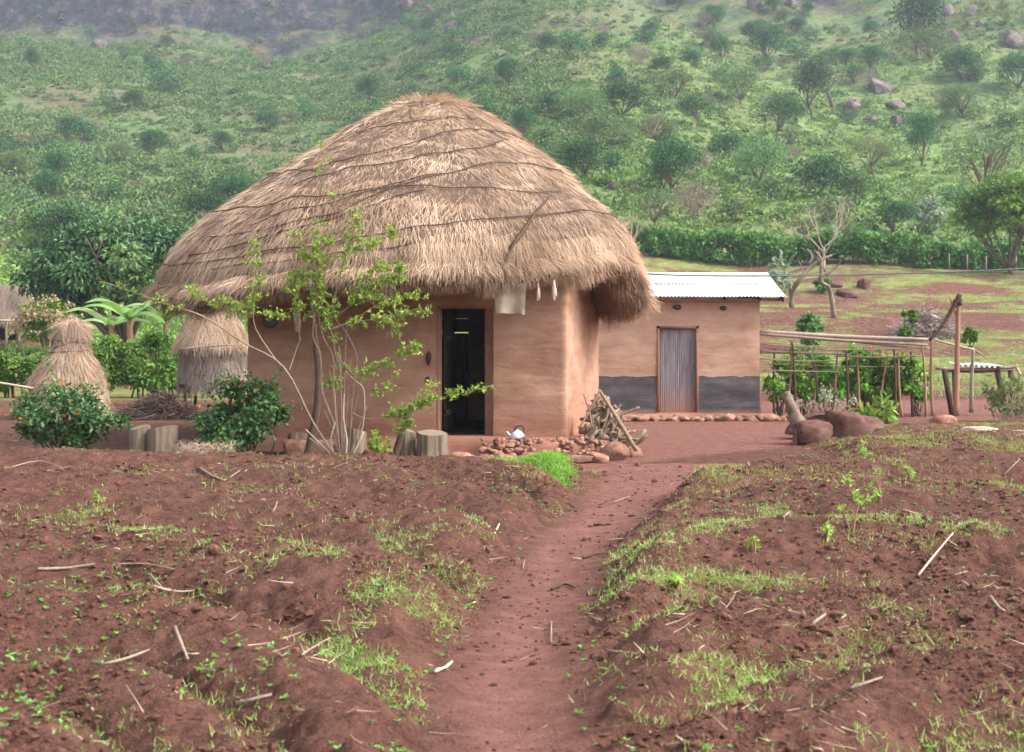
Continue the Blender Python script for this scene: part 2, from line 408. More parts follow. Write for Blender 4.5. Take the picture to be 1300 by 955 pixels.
m_redpole = bark_mat('reddish_pole_wood', (.22, .11, .075), (.38, .21, .15))
m_stump = bark_mat('weathered_stump_wood', (.045, .03, .022), (.33, .25, .185), (9, 9, 1.0), 1.0)
m_fire = bark_mat('firewood_bark', (.09, .052, .035), (.36, .25, .175), (10, 10, 3))
m_twig = bark_mat('sapling_bark', (.13, .09, .065), (.36, .27, .20))
m_bark = bark_mat('tree_bark', (.06, .045, .035), (.19, .14, .11), (3, 3, .8))
m_barkpale = bark_mat('pale_tree_bark', (.28, .21, .16), (.48, .39, .31), (3, 3, .8))
# foliage
m_lantana = leaf_mat('lantana_leaves', [(.03, .08, .026), (.06, .145, .04), (.10, .22, .06), (.18, .32, .10)], .25, .4, .45)
m_sap = leaf_mat('sapling_leaves', [(.14, .28, .03), (.24, .44, .05), (.36, .57, .09), (.5, .66, .18)], .4, .3)
m_hedge = leaf_mat('hedge_leaves', [(.05, .14, .022), (.095, .22, .035), (.15, .30, .05), (.24, .40, .08)], .35, .3)
m_hedge2 = leaf_mat('far_hedge_leaves', [(.05, .12, .026), (.09, .20, .04), (.15, .29, .06)], .3, .2)
m_mango = leaf_mat('mango_leaves', [(.02, .07, .03), (.045, .13, .045), (.08, .20, .065), (.16, .30, .10)], .2, .45, .4)
m_treeA = leaf_mat('hill_tree_leaves', [(.022, .065, .024), (.05, .125, .04), (.10, .20, .065)], .25, .15)
m_treeB = leaf_mat('olive_tree_leaves', [(.075, .135, .05), (.13, .215, .075), (.20, .30, .115)], .25, .15)
m_treeC = leaf_mat('pale_tree_leaves', [(.12, .17, .06), (.19, .26, .09), (.28, .34, .15)], .3, .15)
m_brown = leaf_mat('dry_bush_twigs', [(.13, .10, .075), (.21, .165, .13), (.29, .23, .19)], .15, .1)
m_scrub = leaf_mat('scrub_leaves', [(.035, .08, .026), (.07, .135, .04), (.12, .20, .055), (.17, .245, .08), (.19, .165, .12)], .25, .15)
m_scrubR = leaf_mat('bright_scrub_leaves', [(.06, .13, .035), (.11, .22, .05), (.18, .32, .075), (.27, .41, .11), (.22, .2, .13)], .3, .15)
m_grass = leaf_mat('fresh_grass', [(.17, .24, .05), (.27, .36, .08), (.38, .46, .13), (.50, .50, .26)], .4, .2)
m_lush = leaf_mat('lush_grass', [(.10, .20, .02), (.17, .31, .03), (.27, .43, .055), (.38, .50, .11)], .4, .25)
m_weed = leaf_mat('seedling_leaves', [(.09, .2, .04), (.16, .30, .06), (.25, .40, .10)], .35, .25)
m_pinkflower = leaf_mat('pink_blossom', [(.42, .26, .18), (.50, .34, .24), (.33, .30, .14)], .3, .1)
m_whiteflower = leaf_mat('silvery_leaves', [(.16, .24, .12), (.30, .36, .24), (.44, .48, .40)], .3, .2)
m_orange = leaf_mat('orange_flower', [(.75, .14, .02), (.85, .28, .03)], .2, .1)
m_vine = leaf_mat('fence_plant_leaves', [(.09, .22, .03), (.17, .36, .045), (.28, .50, .08), (.42, .58, .14)], .4, .3)
m_logbark = bark_mat('old_log_bark', (.05, .034, .028), (.36, .27, .22), (6, 6, 3), 1.0)
m_banana = leaf_mat('banana_leaves', [(.12, .27, .05), (.22, .40, .09), (.36, .5, .2)], .4, .4, .35)
def plain(name, col, rough=.6, spec=.3, metal=0, noise=.2, sc=20, bump=.1):
    m, nt = new_mat(name); k = NT(nt)
    n = k.noise(sc, 5, .6, k.map((1, 1, 1)))
    hs = k.n('ShaderNodeHueSaturation'); hs.inputs['Color'].default_value = (*col, 1); k.l(k.math('MULTIPLY_ADD', n.outputs['Fac'], noise*2, 1-noise), hs.inputs['Value'])
    k.out(hs.outputs[0], rough, spec, n.outputs['Fac'], bump, .01, metal); return m
m_cloth = plain('sack_cloth', (.42, .33, .25), .95, .05, 0, .3, 9, .5)
m_black = plain('black_plastic', (.015, .015, .017), .35, .5)
m_enamel = plain('white_enamel', (.55, .60, .68), .3, .5, 0, .25)
m_cable = plain('cable_sheath', (.03, .035, .05), .5, .4)
m_debris = plain('pale_husk', (.62, .50, .38), .8, .1, 0, .3)
# zinc
m_zinc, nt = new_mat('zinc_roof_sheet'); k = NT(nt)
n = k.noise(1.5, 5, .6, k.map((1, 3, 1))); r_ = k.noise(5, 5, .7, k.map((1, 1, 1)))
c = k.ramp(n.outputs['Fac'], [(.3, (.66, .68, .70)), (.6, (.82, .83, .84))])
c = k.mix(k.ramp(r_.outputs['Fac'], [(.60, (0, 0, 0)), (.70, (.8, .8, .8))]), c, (.50, .40, .33))
k.out(c, .38, .5, n.outputs['Fac'], .05, .01, .35)
m_tindoor, nt = new_mat('grey_tin_door'); k = NT(nt)
n = k.noise(2.0, 5, .65, k.map((9, 9, .7))); tc = k.n('ShaderNodeTexCoord'); sx = k.n('ShaderNodeSeparateXYZ'); k.l(tc.outputs['Object'], sx.inputs[0])
c = k.ramp(n.outputs['Fac'], [(.3, (.14, .115, .125)), (.55, (.25, .215, .235)), (.75, (.36, .31, .33))])
z = k.math('ADD', sx.outputs[2], k.math('MULTIPLY_ADD', n.outputs['Fac'], .5, -.25)); mr = k.n('ShaderNodeMapRange'); k.l(z, mr.inputs[0]); mr.inputs[1].default_value = .05; mr.inputs[2].default_value = .6
rust = k.mix(.75, c, (.36, .16, .08)); c = k.mix(mr.outputs[0], rust, c)
k.out(c, .55, .35, n.outputs['Fac'], .2, .01, .2)
# ================================================================== TERRAIN
YR = np.array([-80, 20, 28, 32, 40, 50, 60, 75, 85, 110, 150, 200, 240, 300, 420, 560.])
ZR = np.array([0, 0, -.02, 0, .62, 1.55, 2.75, 4.5, 5.6, 11, 23.2, 41, 59, 90, 150, 175])
YL = np.array([-80, 40, 50, 60, 75, 85, 120, 170, 220, 300, 306, 316, 330, 420, 560.])
ZL = np.array([0, .05, .5, 1.1, 2.4, 3.5, 10, 24, 38.5, 64, 72, 86, 92, 130, 160])
def base_z(x, y):
    x = np.asarray(x, float); y = np.asarray(y, float)
    w = np.clip((y-60)/30, 0, 1)
    yw = y+w*7*fbm2(x*.025, y*.03, 3, 3)
    zr = sum(np.interp(yw*(1+d), YR, ZR) for d in (-.05, 0, .05))/3
    zl = (np.interp(yw*.985, YL, ZL)+np.interp(yw*1.015, YL, ZL))/2
    s = sstep(-.14, .06, x/np.maximum(y, 20))
    z = zl*(1-s)+zr*s
    z = z+w*(5*fbm2(x*.022, y*.022, 3, 21)+1.1*fbm2(x*.11, y*.11, 4, 5))
    m = np.clip((y-34)/12, 0, 1)*(1-w)
    z = z+m*(.25*fbm2(x*.12, y*.3, 3, 8)+.10*np.sin(y*2.3+1.5*noise2(x*.2, y*.1, 4))*np.clip((x/np.maximum(y, 1)-.08)/.1, 0, 1))
    return z
PYc = np.array([-20, 3, 5.5, 6.23, 8.2, 10, 11.8, 14.3, 16.9, 18.4])
PXc = np.array([.1, .0, .0, .0, .12, .32, .60, 1.08, 1.95, 2.25])
PWw = np.array([.22, .22, .22, .23, .24, .27, .31, .42, .85, 2.0])
def path_d(x, y):
    """signed distance beyond the path edge (negative inside), side"""
    c = np.interp(y, PYc, PXc)+.07*noise2(y*.9, y*0, 31); w = np.interp(y, PYc, PWw)+.05*noise2(y*1.7, y*0, 33)
    return np.abs(x-c)-w, np.sign(x-c)
def yard(x, y):
    """distance-like: >0 inside the trodden yard round the houses"""
    n = .35*fbm2(x*.7, y*.7, 3, 40)
    right = np.minimum(y-17.6, (y-20.9)-(x-4.0)*1.25)
    left = y-17.35
    a = np.where(x < .9, left, np.where(x < 3.0, y-17.6, right))
    a = np.where(x < .9, left, np.minimum(y-17.2, (y-20.9)-(x-4.0)*1.05))
    b = 33.0+np.clip(x, -5, 10)*.1-y
    return np.minimum(a, b)+n
FL = np.array([-4, -2.9, -1.8, -.6, .6, 1.8, 3.0, 4.1, 5.2, 6.3, 7.5, 8.9, 11.2, 13.4, 15.4, 17.5, 19.5])+.0
FR = np.array([-4, -2.8, -1.6, -.4, .6, 1.7, 2.8, 4.2, 5.6, 7.0, 8.8, 11.5, 14.2, 16.3, 18.6, 21.4, 24.4, 27.6, 31])
def ridge(x, y):
    """returns (height 0..1 on the ridge, closeness to furrow)"""
    d, sd = path_d(x, y); d = np.maximum(d, 0)
    wob = .45*noise2(x*.45, y*.35, 50)+.16*noise2(x*1.6, y*1.4, 51)
    sl = y+3.0*np.exp(-d/1.5)+wob
    sr = y+1.7*np.exp(-d/.7)+wob*.9
    def ph(s, Fv):
        i = np.clip(np.searchsorted(Fv, s)-1, 0, len(Fv)-2)
        w = Fv[i+1]-Fv[i]; t = np.clip((s-Fv[i])/w, 0, 1)
        return t, w
    tl, wl = ph(sl, FL); tr, wr = ph(sr, FR)
    t = np.where(sd < 0, tl, tr); w = np.where(sd < 0, wl, wr)
    hgt = np.sin(PI*t)**.75
    df = np.minimum(t, 1-t)*w
    return hgt, np.exp(-(df/.26)**2), w
def garden(x, y):
    d, sd = path_d(x, y)
    g = sstep(-.02, .22, d)
    return g*sstep(.1, -.7, yard(x, y))*np.where(y > 24, 1-sstep(25, 33, y)*.8, 1)*(y < 33)
def H(x, y):
    x = np.asarray(x, float); y = np.asarray(y, float)
    z = base_z(x, y)
    near = y < 36
    g = garden(x, y)*near
    hgt, ff, w = ridge(x, y)
    amp = np.where(y < 26, .10+.085*w, .12)*np.interp(y, [4, 11, 18, 24, 33], [.62, 1.0, .85, .5, .25])
    amp = amp*(1+.35*noise2(x*.6, y*.6, 70))
    z = z+g*hgt*amp*sstep(0, .5, path_d(x, y)[0])
    d, sd = path_d(x, y)
    inp = sstep(.1, -.3, d)*(y < 17.5)
    z = z-.03*inp
    cl = np.clip(1.1-y/60, .2, 1)
    z = z+near*g*(.045*fbm2(x*2.6, y*2.6, 4, 60)+.05*np.maximum(fbm2(x*7, y*7, 3, 61), -.1)+.028*fbm2(x*21, y*21, 2, 62))*cl
    z = z+near*(1-g)*(.012*fbm2(x*3, y*3, 3, 63)+.006*fbm2(x*15, y*15, 2, 64))
    return z
STRIPS = []
def strip_amount(x, y):
    r = np.zeros_like(x, float)
    for P, w, s in STRIPS:
        d = np.full_like(r, 9.)
        for (x0, y0), (x1, y1) in zip(P[:-1], P[1:]):
            L2 = (x1-x0)**2+(y1-y0)**2+1e-9; t = np.clip(((x-x0)*(x1-x0)+(y-y0)*(y1-y0))/L2, 0, 1)
            d = np.minimum(d, np.hypot(x-x0-t*(x1-x0), y-y0-t*(y1-y0)))
        r = np.maximum(r, s*np.exp(-(d/w)**2))
    return r
def green_amount(x, y):
    """how strongly the soil is greened over (ground vegetation, not light)"""
    hgt, ff, w = ridge(x, y); g = garden(x, y)
    n = fbm2(x*.5, y*.8, 3, 80); n2 = fbm2(x*2, y*2, 2, 81)
    side = np.where(x < np.interp(y, PYc, PXc), .72, 1.05)
    a = g*side*ff*np.clip(.30+1.8*n+.8*n2, 0, 1)*.8+strip_amount(x, y)*g*np.clip(.75+1.3*n2+.5*n, .1, 1)
    a = a+g*.10*np.clip(n*2+n2, 0, 1)
    d, sd = path_d(x, y)
    a = a+g*np.exp(-(d-.55)**2/.05)*np.clip(.1+1.6*n2, 0, .5)*(y < 16)
    a = a*.55
    far = sstep(33, 37, y+.8*n2)*(1-sstep(88, 97, y))
    a = np.where(y < 33, a+sstep(19, 24, y)*sstep(3.5, 6, x)*g*.45*np.clip(.7+2*n, 0, 1), far*np.where(x < -.02*y, .95+.7*sstep(55, 65, y), np.clip(np.interp(y, [33, 36, 46, 50, 56, 60, 70, 84, 90], [.5, .95, .85, .3, .25, .6, .62, .72, 1.0])+1.3*n+.3*np.sin(y*1.6+2*noise2(x*.15, y*.1, 85)), .05, 1)))
    return np.clip(a, 0, 1.7)
def soil_tint(x, y):
    d, sd = path_d(x, y)
    p = sstep(.18, -.25, d)*(y < 18.2)
    p = np.maximum(p, sstep(-.25, .35, yard(x, y))*.9)
    p = np.where((x < -1.5) & (y > 17), p*.12, p)
    return np.clip(np.where(y > 36, .1, p), 0, 1)

def axis_y():
    ys = list(np.linspace(-60, 2, 18)); y = 2.0
    while y < 4.6: y += .16; ys.append(y)
    while y < 24: y += max(.019, .0031*y); ys.append(y)
    while y < 92: y += .0075*y; ys.append(y)
    return np.array(ys)
def axis_x(lim, near, d0):
    xs = [0.0]; x = 0
    while x < lim:
        x += d0 if x < near else d0*(1+(x-near)*.22)
        xs.append(x)
    return np.array(sorted([-v for v in xs[1:]]+xs))
def sheet(X, Y):
    XX, YY = np.meshgrid(X, Y, indexing='ij')
    return XX, YY, H(XX, YY)
def set_attr(me, name, vals):
    a = me.attributes.new(name, 'FLOAT', 'POINT'); a.data.foreach_set('value', np.asarray(vals, np.float32).ravel())
def at(px, py, D): return np.array([(px-650)/F*D, D, EYE-(py-430)/F*D])
_Ys = np.concatenate([np.arange(4.5, 40, .04), np.arange(40, 330, .25)])
def hit(px, py):
    x = (px-650)/F*_Ys; z = EYE-(py-430)/F*_Ys
    d = z-H(x, _Ys); i = np.argmax(d < 0) if (d < 0).any() else len(_Ys)-1
    y = _Ys[i]; return np.array([x[i], y, float(H(x[i], y))])
for pts, w_, s_ in (([(748, 774), (785, 750), (830, 730), (900, 728), (980, 736), (1060, 743), (1120, 746)], .13, 1.3), ([(772, 716), (800, 697), (840, 680), (900, 667), (990, 653), (1060, 657), (1150, 660), (1245, 666)], .26, 1.1),
    ([(775, 740), (800, 715), (815, 690)], .20, .8), ([(840, 640), (880, 622), (950, 606), (1060, 600), (1150, 607), (1300, 622)], .28, .6), ([(1060, 690), (1120, 685), (1180, 690)], .2, .6),
    ([(1120, 552), (1180, 560), (1250, 566), (1320, 570)], 1.1, 1.1), ([(1060, 570), (1140, 590), (1240, 600)], .5, .45), ([(1130, 768), (1220, 775), (1300, 772)], .14, .6), ([(850, 850), (960, 858), (1100, 850)], .12, .5),
    ([(120, 650), (200, 672), (260, 664), (330, 668), (400, 664)], .34, .95), ([(0, 645), (100, 655), (180, 650)], .25, .5), ([(250, 700), (340, 712), (400, 705)], .25, .6), ([(370, 690), (430, 722), (480, 752), (540, 782), (600, 792)], .20, .95),
    ([(400, 640), (470, 662), (540, 702), (602, 742)], .15, .9), ([(150, 790), (240, 802), (330, 796)], .15, .5), ([(415, 815), (450, 838), (500, 850)], .12, .9), ([(450, 600), (560, 640), (620, 690)], .10, .4), ([(0, 740), (100, 745), (190, 770)], .18, .4)):
    STRIPS.append(([tuple(hit(*p)[:2]) for p in pts], w_*.72, s_))
X = axis_x(170, 4.2, .024); Y = axis_y()
XX, YY, ZZ = sheet(X, Y)
nu, nv = XX.shape
Vall = np.stack([XX, YY, ZZ], -1).reshape(-1, 3)
Qall = grid_faces(nu, nv)
tint = soil_tint(XX, YY).ravel(); grn = green_amount(XX, YY).ravel()
# vertex normals from the full sheet so the path and yard meet the soil seamlessly
gx = np.gradient(ZZ, X, axis=0); gy = np.gradient(ZZ, Y, axis=1)
NN = np.stack([-gx, -gy, np.ones_like(gx)], -1).reshape(-1, 3); NN /= np.linalg.norm(NN, axis=1, keepdims=True)
cen = Vall[Qall].mean(1)
pd, _ = path_d(cen[:, 0], cen[:, 1])
is_yard = (yard(cen[:, 0], cen[:, 1]) > 0) & (cen[:, 1] > 17) & (cen[:, 1] < 33.5)
is_path = (pd < .05) & (cen[:, 1] < 18.2) & ~is_yard & (cen[:, 1] > -19)
def sub_sheet(name, mask):
    q = Qall[mask]; used = np.unique(q); remap = np.zeros(len(Vall), np.int64); remap[used] = np.arange(len(used))
    g = Geo(); g.add(Vall[used], remap[q], None, tint[used]); o = g.build(name, m_ground)
    set_attr(o.data, 'green', grn[used])
    o.data.normals_split_custom_set_from_vertices([tuple(v) for v in NN[used]])
    o['kind'] = 'structure'; return o
sub_sheet('path', is_path); sub_sheet('yard', is_yard); sub_sheet('ground', ~(is_path | is_yard))
# hillside: starts a little before the end of the ground and passes under it
xh = axis_x(330, 75, 1.0); 
yh = [91.6]
while yh[-1] < 420: yh.append(yh[-1]+(1.0 if not 290 < yh[-1] < 325 else .6)*(1 if yh[-1] < 340 else 6))
xh = np.array(xh); yh = np.array(yh)
A, B = np.meshgrid(xh, yh, indexing='ij')
Zh = H(A, B)
Zh[:, 0] -= .4
g = Geo(); g.add(np.stack([A, B, Zh], -1).reshape(-1, 3), grid_faces(len(xh), len(yh)), None, (sstep(-.06, .1, A/B+.05*fbm2(A*.03, B*.03, 3, 12))*(1-sstep(150, 260, B))).ravel()); o = g.build('hillside', m_hill); o['kind'] = 'structure'

def at(px, py, D): return np.array([(px-650)/F*D, D, EYE-(py-430)/F*D])
_Ys = np.concatenate([np.arange(4.5, 40, .04), np.arange(40, 330, .25)])
def hit(px, py):
    """where the line of sight through a photograph point meets the terrain"""
    x = (px-650)/F*_Ys; z = EYE-(py-430)/F*_Ys
    d = z-H(x, _Ys); i = np.argmax(d < 0) if (d < 0).any() else len(_Ys)-1
    y = _Ys[i]; return np.array([x[i], y, float(H(x[i], y))])
def gz(x, y): return float(H(np.array([x]), np.array([y]))[0])
def on(px, D):
    x = (px-650)/F*D; return np.array([x, D, gz(x, D)])

# ================================================================== ROUND HUT
HC = np.array([-1.66, 22.0])
PT = np.array([0, .1, .22, .32, .43, .54, .66, .77, .86, .94, 1.0])
PR = np.array([0, .46, .83, 1.22, 1.68, 2.12, 2.62, 3.06, 3.38, 3.62, 3.72])
PZ = np.array([5.27, 5.19, 5.02, 4.80, 4.47, 4.18, 3.78, 3.45, 3.14, 2.78, 2.42])
AZk = np.radians(np.array([-180, -160, -135, -118, -105, -90, -75, -62, -50, -38, -25, -8, 10, 60, 120, 150, 180]))
LZk = np.array([-.05, -.18, -.18, -.08, .0, .06, .09, .12, .19, .36, .24, -.25, -.25, -.05, -.05, -.05, -.05])
def lip_dz(az): return np.interp((az+PI) % (2*PI)-PI, AZk, LZk)
def roof_pt(az, t, off=0.0):
    r = np.interp(t, PT, PR); z = np.interp(t, PT, PZ)
    dr = np.interp(t+.02, PT, PR, right=3.9)-np.interp(t-.02, PT, PR); dz = np.interp(np.minimum(t+.02, 1.05), PT, PZ)-np.interp(t-.02, PT, PZ)
    dz = np.where(t > .98, -.12, dz)
    ln = np.sqrt(dr*dr+dz*dz)+1e-6; nr, nz = -dz/ln, dr/ln
    z0 = z
    z = z+lip_dz(az)*np.clip((t-.45)/.55, 0, 1)**1.6
    cx, sy = np.cos(az), np.sin(az)
    bump = .05*noise3(cx*2.2, sy*2.2, z0*1.4, 90)+.03*noise3(cx*7, sy*7, z0*3.2, 91)
    bump = bump+.03*noise3(cx*9, sy*9, z0*.8, 92)
    lay = (t*8.5+.55*noise3(cx*1.8, sy*1.8, t*2, 94)+.12*noise3(cx*8, sy*8, t*6, 96)) % 1.0
    bump = bump+.018*(lay**1.5)*np.clip((1-t)*8, .0, 1)
    rr = r+(off+bump)*nr*np.clip(t*6, 0, 1); zz = z+(off+bump)*nz
    skew = np.interp(z0, [2.4, 3.18, 3.78, 4.3, 5.3], [0, .06, .16, .27, .42])
    x = HC[0]+skew+rr*cx; y = HC[1]+rr*sy
    N = np.stack([nr*cx, nr*sy, nz*np.ones_like(cx)], -1); T = np.stack([nz*cx, nz*sy, -nr*np.ones_like(cx)], -1)
    return np.stack([x, y, zz], -1), N, T
hut = Thing('round_hut', (HC[0], HC[1], .1), 'large mud hut with a tall domed thatched roof and an open dark doorway', 'hut')
# shell of the roof
na = 240
az = np.arange(na)/na*2*PI
prof = list(np.linspace(.004, 1, 50))
rows = [roof_pt(az, np.full(na, t))[0] for t in prof]
lipP, lipN, lipT = roof_pt(az, np.full(na, 1.0))
rad = np.stack([np.cos(az), np.sin(az), 0*az], -1)
for dr_, dz_ in ((-.03, -.10), (-.14, -.20), (-.32, -.20), (-.6, -.06)):
    rows.append(lipP+rad*dr_+np.array([0, 0, dz_])+.03*noise3(np.cos(az)*9, np.sin(az)*9, az*0+dz_*9, 93)[:, None])
for q in (.55, .3, .05):
    rows.append(np.stack([HC[0]+3.3*q*np.cos(az), HC[1]+3.3*q*np.sin(az), 2.45+lip_dz(az)*q*.7+(1-q)*2.3], -1))
V = np.stack(rows, 1)
sh = Geo(); sh.add(V.reshape(-1, 3), grid_faces(na, V.shape[1], True)[:, ::-1])
thatch = part(hut, 'thatch', sh, m_under)
# straw on the roof
def roof_straw(n, tmin, tmax, L, W, lift, tb=0, sag=.02, spread=.3):
    u = RNG.random(n); t = np.sqrt(tmin**2+(tmax**2-tmin**2)*u) if tmin > 0 else tmax*u**.6
    a = RNG.random(n)*2*PI
    P, N, T = roof_pt(a, t)
    S = np.stack([-np.sin(a), np.cos(a), 0*a], -1)
    comb = .5*noise3(np.cos(a)*5, np.sin(a)*5, t*9, 95)
    D = T+S*(RNG.normal(0, spread, n)+comb)[:, None]+N*RNG.normal(.06, .10, n)[:, None]
    tn = np.clip(RNG.normal(.58+tb, .17, n)+.35*noise3(np.cos(a)*4, np.sin(a)*4, t*7, 97)+.25*noise3(np.cos(a)*13, np.sin(a)*13, t*20, 98), 0, 1)
    tn = tn-.16*np.clip((t-.62)/.38, 0, 1)
    gs.__class__
    ribbons(gs, P-N*.01, D, N, RNG.uniform(*L, n), RNG.uniform(*W, n), RNG.uniform(*lift, n), sag, np.clip(tn, .02, 1))
gs = Geo()
roof_straw(95000, 0, 1, (.15, .34), (.004, .009), (-.01, .03))
roof_straw(36000, 0, 1.0, (.10, .24), (.004, .008), (.0, .05), .06, .04, .6)
roof_straw(34000, .86, 1.0, (.14, .28), (.004, .009), (.0, .06), -.02, .12)
# crown of bent straw at the apex
n = 2500; a = RNG.random(n)*2*PI; P, N, T = roof_pt(a, RNG.random(n)*.14)
ribbons(gs, P, T+rdirs(n)*.7, N, RNG.uniform(.1, .28, n), .009, .05, .03, np.clip(RNG.normal(.6, .2, n), 0, 1))
# fringe hanging from the lip
n = 24000; a = RNG.random(n)*2*PI; P, N, T = roof_pt(a, np.full(n, 1.0))
R3 = np.stack([np.cos(a), np.sin(a), 0*a], -1); q = RNG.random(n)
P = P-R3*(q*.40)[:, None]+np.stack([0*a, 0*a, -.02-.12*np.minimum(q*2.2, 1)], -1)
cl = np.clip(noise3(np.cos(a)*11, np.sin(a)*11, a*0, 99)+.1, 0, 1)
D = R3*RNG.normal(.08, .18, n)[:, None]+np.array([0, 0, -1])+rdirs(n)*.22
ribbons(gs, P, D, R3, RNG.uniform(.07, .19, n)*(1+cl*1.1), RNG.uniform(.005, .010, n), .02, 0, np.clip(RNG.normal(.42, .2, n)-.22*q, .0, 1))
part(hut, 'straw', gs, m_straw, parent=None)
# binding ropes
def roof_hit(px, py):
    tt = np.linspace(.02, 1, 140); best = None
    a = np.linspace(-PI, 0, 361)
    AA, TT = np.meshgrid(a, tt, indexing='ij')
    P, N, T = roof_pt(AA.ravel(), TT.ravel(), .035)
    sx = 650+P[:, 0]/P[:, 1]*F; sy = 430-(P[:, 2]-EYE)/P[:, 1]*F
    i = np.argmin((sx-px)**2+(sy-py)**2+8*np.maximum(P[:, 1]-21.5, 0))
    return AA.ravel()[i], TT.ravel()[i]
bands = [[(452, 168), (510, 155), (560, 149), (606, 151)], [(400, 215), (470, 196), (560, 168), (612, 163)],
         [(372, 236), (440, 214), (520, 202), (580, 190), (640, 179)], [(330, 262), (400, 250), (480, 238), (560, 221), (628, 206), (668, 208)],
         [(318, 285), (400, 262), (480, 241), (560, 238), (640, 240), (712, 241)], [(262, 300), (340, 290), (430, 268), (500, 236), (560, 222)],
         [(240, 324), (320, 304), (400, 284), (470, 262), (540, 240)], [(232, 336), (320, 322), (420, 308), (520, 290), (620, 277), (735, 265)],
         [(268, 341), (360, 330), (450, 318), (520, 309)]]
for bi, b in enumerate(bands):
    ht = [roof_hit(*p) for p in b]
    aa = np.array([h[0] for h in ht]); tt = np.array([h[1] for h in ht])
    k = np.linspace(0, len(aa)-1, 40); A_ = np.interp(k, range(len(aa)), aa); T_ = np.interp(k, range(len(tt)), tt)
    if bi in (1, 3, 7):   # carry the longest lashings on round the back
        A_ = np.concatenate([A_, np.linspace(A_[-1], A_[0]+2*PI, 60)[1:]]); T_ = np.concatenate([T_, np.linspace(T_[-1], T_[0], 60)[1:]])
    T_ = T_+.004*noise2(A_*7, A_*0+bi, 101)
    P, _, _ = roof_pt(A_, T_, .033)
    g = Geo(); tube(g, P, .0075+.003*RNG.random(len(P)), 5, 1, .5); part(hut, 'binding_rope', g, m_rope)
ht = [roof_hit(*p) for p in [(697, 250), (680, 272), (662, 296), (648, 316), (639, 336), (634, 356)]]
g = Geo()
for q in range(5):
    P, _, _ = roof_pt(np.array([h[0]+RNG.normal(0, .003) for h in ht]), np.array([h[1] for h in ht]), .045+.012*q*(q % 2))
    tube(g, P, [.010, .014, .018, .022, .024, .020], 5, 3, .25+.1*q)
part(hut, 'tie_strap', g, m_rope)

# walls
WZ0, WZ1 = .12, 2.72
ang = math.atan2(-.75, 4.53)
Ux = np.array([math.cos(ang), math.sin(ang)]); Uy = np.array([-Ux[1], Ux[0]])
Apt = np.array([-3.77, 20.22]); Wd, Dp = 4.59, 4.15
def _unused_outline(inset, rad=.16, n=6):
    """closed plan outline starting at the front left corner: positions"""
    r = max(rad-inset, .03); w0, w1, d0, d1 = inset, Wd-inset, inset, Dp-inset
    cs = [(w0+r, d0+r, PI), (w1-r, d0+r, -PI/2), (w1-r, d1-r, 0), (w0+r, d1-r, PI/2)]
    return cs, r
def wall_uv(u, inset):
    """u in metres along the un-inset rectangle perimeter -> plan position"""
    per = 2*(Wd+Dp); u = u % per; r = .035
    def rect(u):
        if u < Wd: return np.array([u, 0.]), np.array([0, -1.])
        u -= Wd
        if u < Dp: return np.array([Wd, u]), np.array([1., 0])
        u -= Dp
        if u < Wd: return np.array([Wd-u, Dp]), np.array([0, 1.])
        u -= Wd; return np.array([0, Dp-u]), np.array([-1., 0])
    p, nn = rect(u)
    q = np.clip(p, [r, r], [Wd-r, Dp-r]); d = p-q; L = np.linalg.norm(d)
    if L > r*1.0001 or (abs(d[0]) > 1e-6 and abs(d[1]) > 1e-6): nn = d/L; p = q+nn*r
    return p-nn*inset, nn
DO = ((-1.06-Apt[0])/Ux[0], (-.25-Apt[0])/Ux[0])
def door_u(x): return (x-Apt[0])/Ux[0]
d0, d1, dzt = door_u(-1.05), door_u(-.255), 2.06
b0u = Wd+Dp+(Wd-door_u(-1.35)); b1u = b0u+.62     # rear doorway
def wall_surface(g, inset, holes, flip, seed, amp):
    per = 2*(Wd+Dp)
    us = set(np.round(np.arange(0, per, .06), 4)); zs = set(np.round(np.linspace(WZ0, WZ1, 44), 4))
    for (a, b, z0, z1) in holes:
        us = {u for u in us if abs(u-a) > .02 and abs(u-b) > .02} | {round(a, 4), round(b, 4)}
        zs = {z for z in zs if abs(z-z1) > .02 and abs(z-z0) > .02} | {round(z1, 4), round(z0, 4)}
    us = np.array(sorted(us)); zs = np.array(sorted(zs))
    pts = []
    for u in us:
        p, nn = wall_uv(u, inset)
        w = Apt+Ux*p[0]+Uy*p[1]; nw = Ux*nn[0]+Uy*nn[1]
        edge = min([1.0]+[min(abs(u-a), abs(u-b))/.12 for (a, b, _, _) in holes])
        f = amp*(.6*noise2(np.full(len(zs), u*1.2), zs*3.2, seed)+.5*noise2(np.full(len(zs), u*1.6), zs*7.5, seed+1)+.25*noise2(np.full(len(zs), u*6), zs*11, seed+2))
        f = f+amp*1.2*np.exp(-((zs-WZ0)/.25))*.8
        pts.append(np.stack([w[0]+nw[0]*f, w[1]+nw[1]*f, zs], -1))
    V = np.array(pts); nu, nv = V.shape[:2]
    Q = grid_faces(nu, nv, True)
    um = (us+np.append(us[1:], per))/2
    iu = Q[:, 0]//nv; iz = Q[:, 0] % nv; uc = um[iu]; zc = (zs[iz]+zs[np.minimum(iz+1, nv-1)])/2
    keep = np.ones(len(Q), bool)
    for (a, b, z0, z1) in holes: keep &= ~((uc > a) & (uc < b) & (zc < z1) & (zc > z0))
    Q = Q[keep]
    if flip: Q = Q[:, ::-1]
    g.add(V.reshape(-1, 3), Q)
    return us, zs, V
holes_o = [(d0, d1, WZ0, dzt), (b0u, b1u, WZ0, 1.95)]
ein = .26
holes_i = [(d0+.02, d1-.17, WZ0, dzt-.03), (b0u+.01, b1u-.01, WZ0, 1.93)]
g = Geo(); uo, zo, Vo = wall_surface(g, 0, holes_o, False, 110, .022)
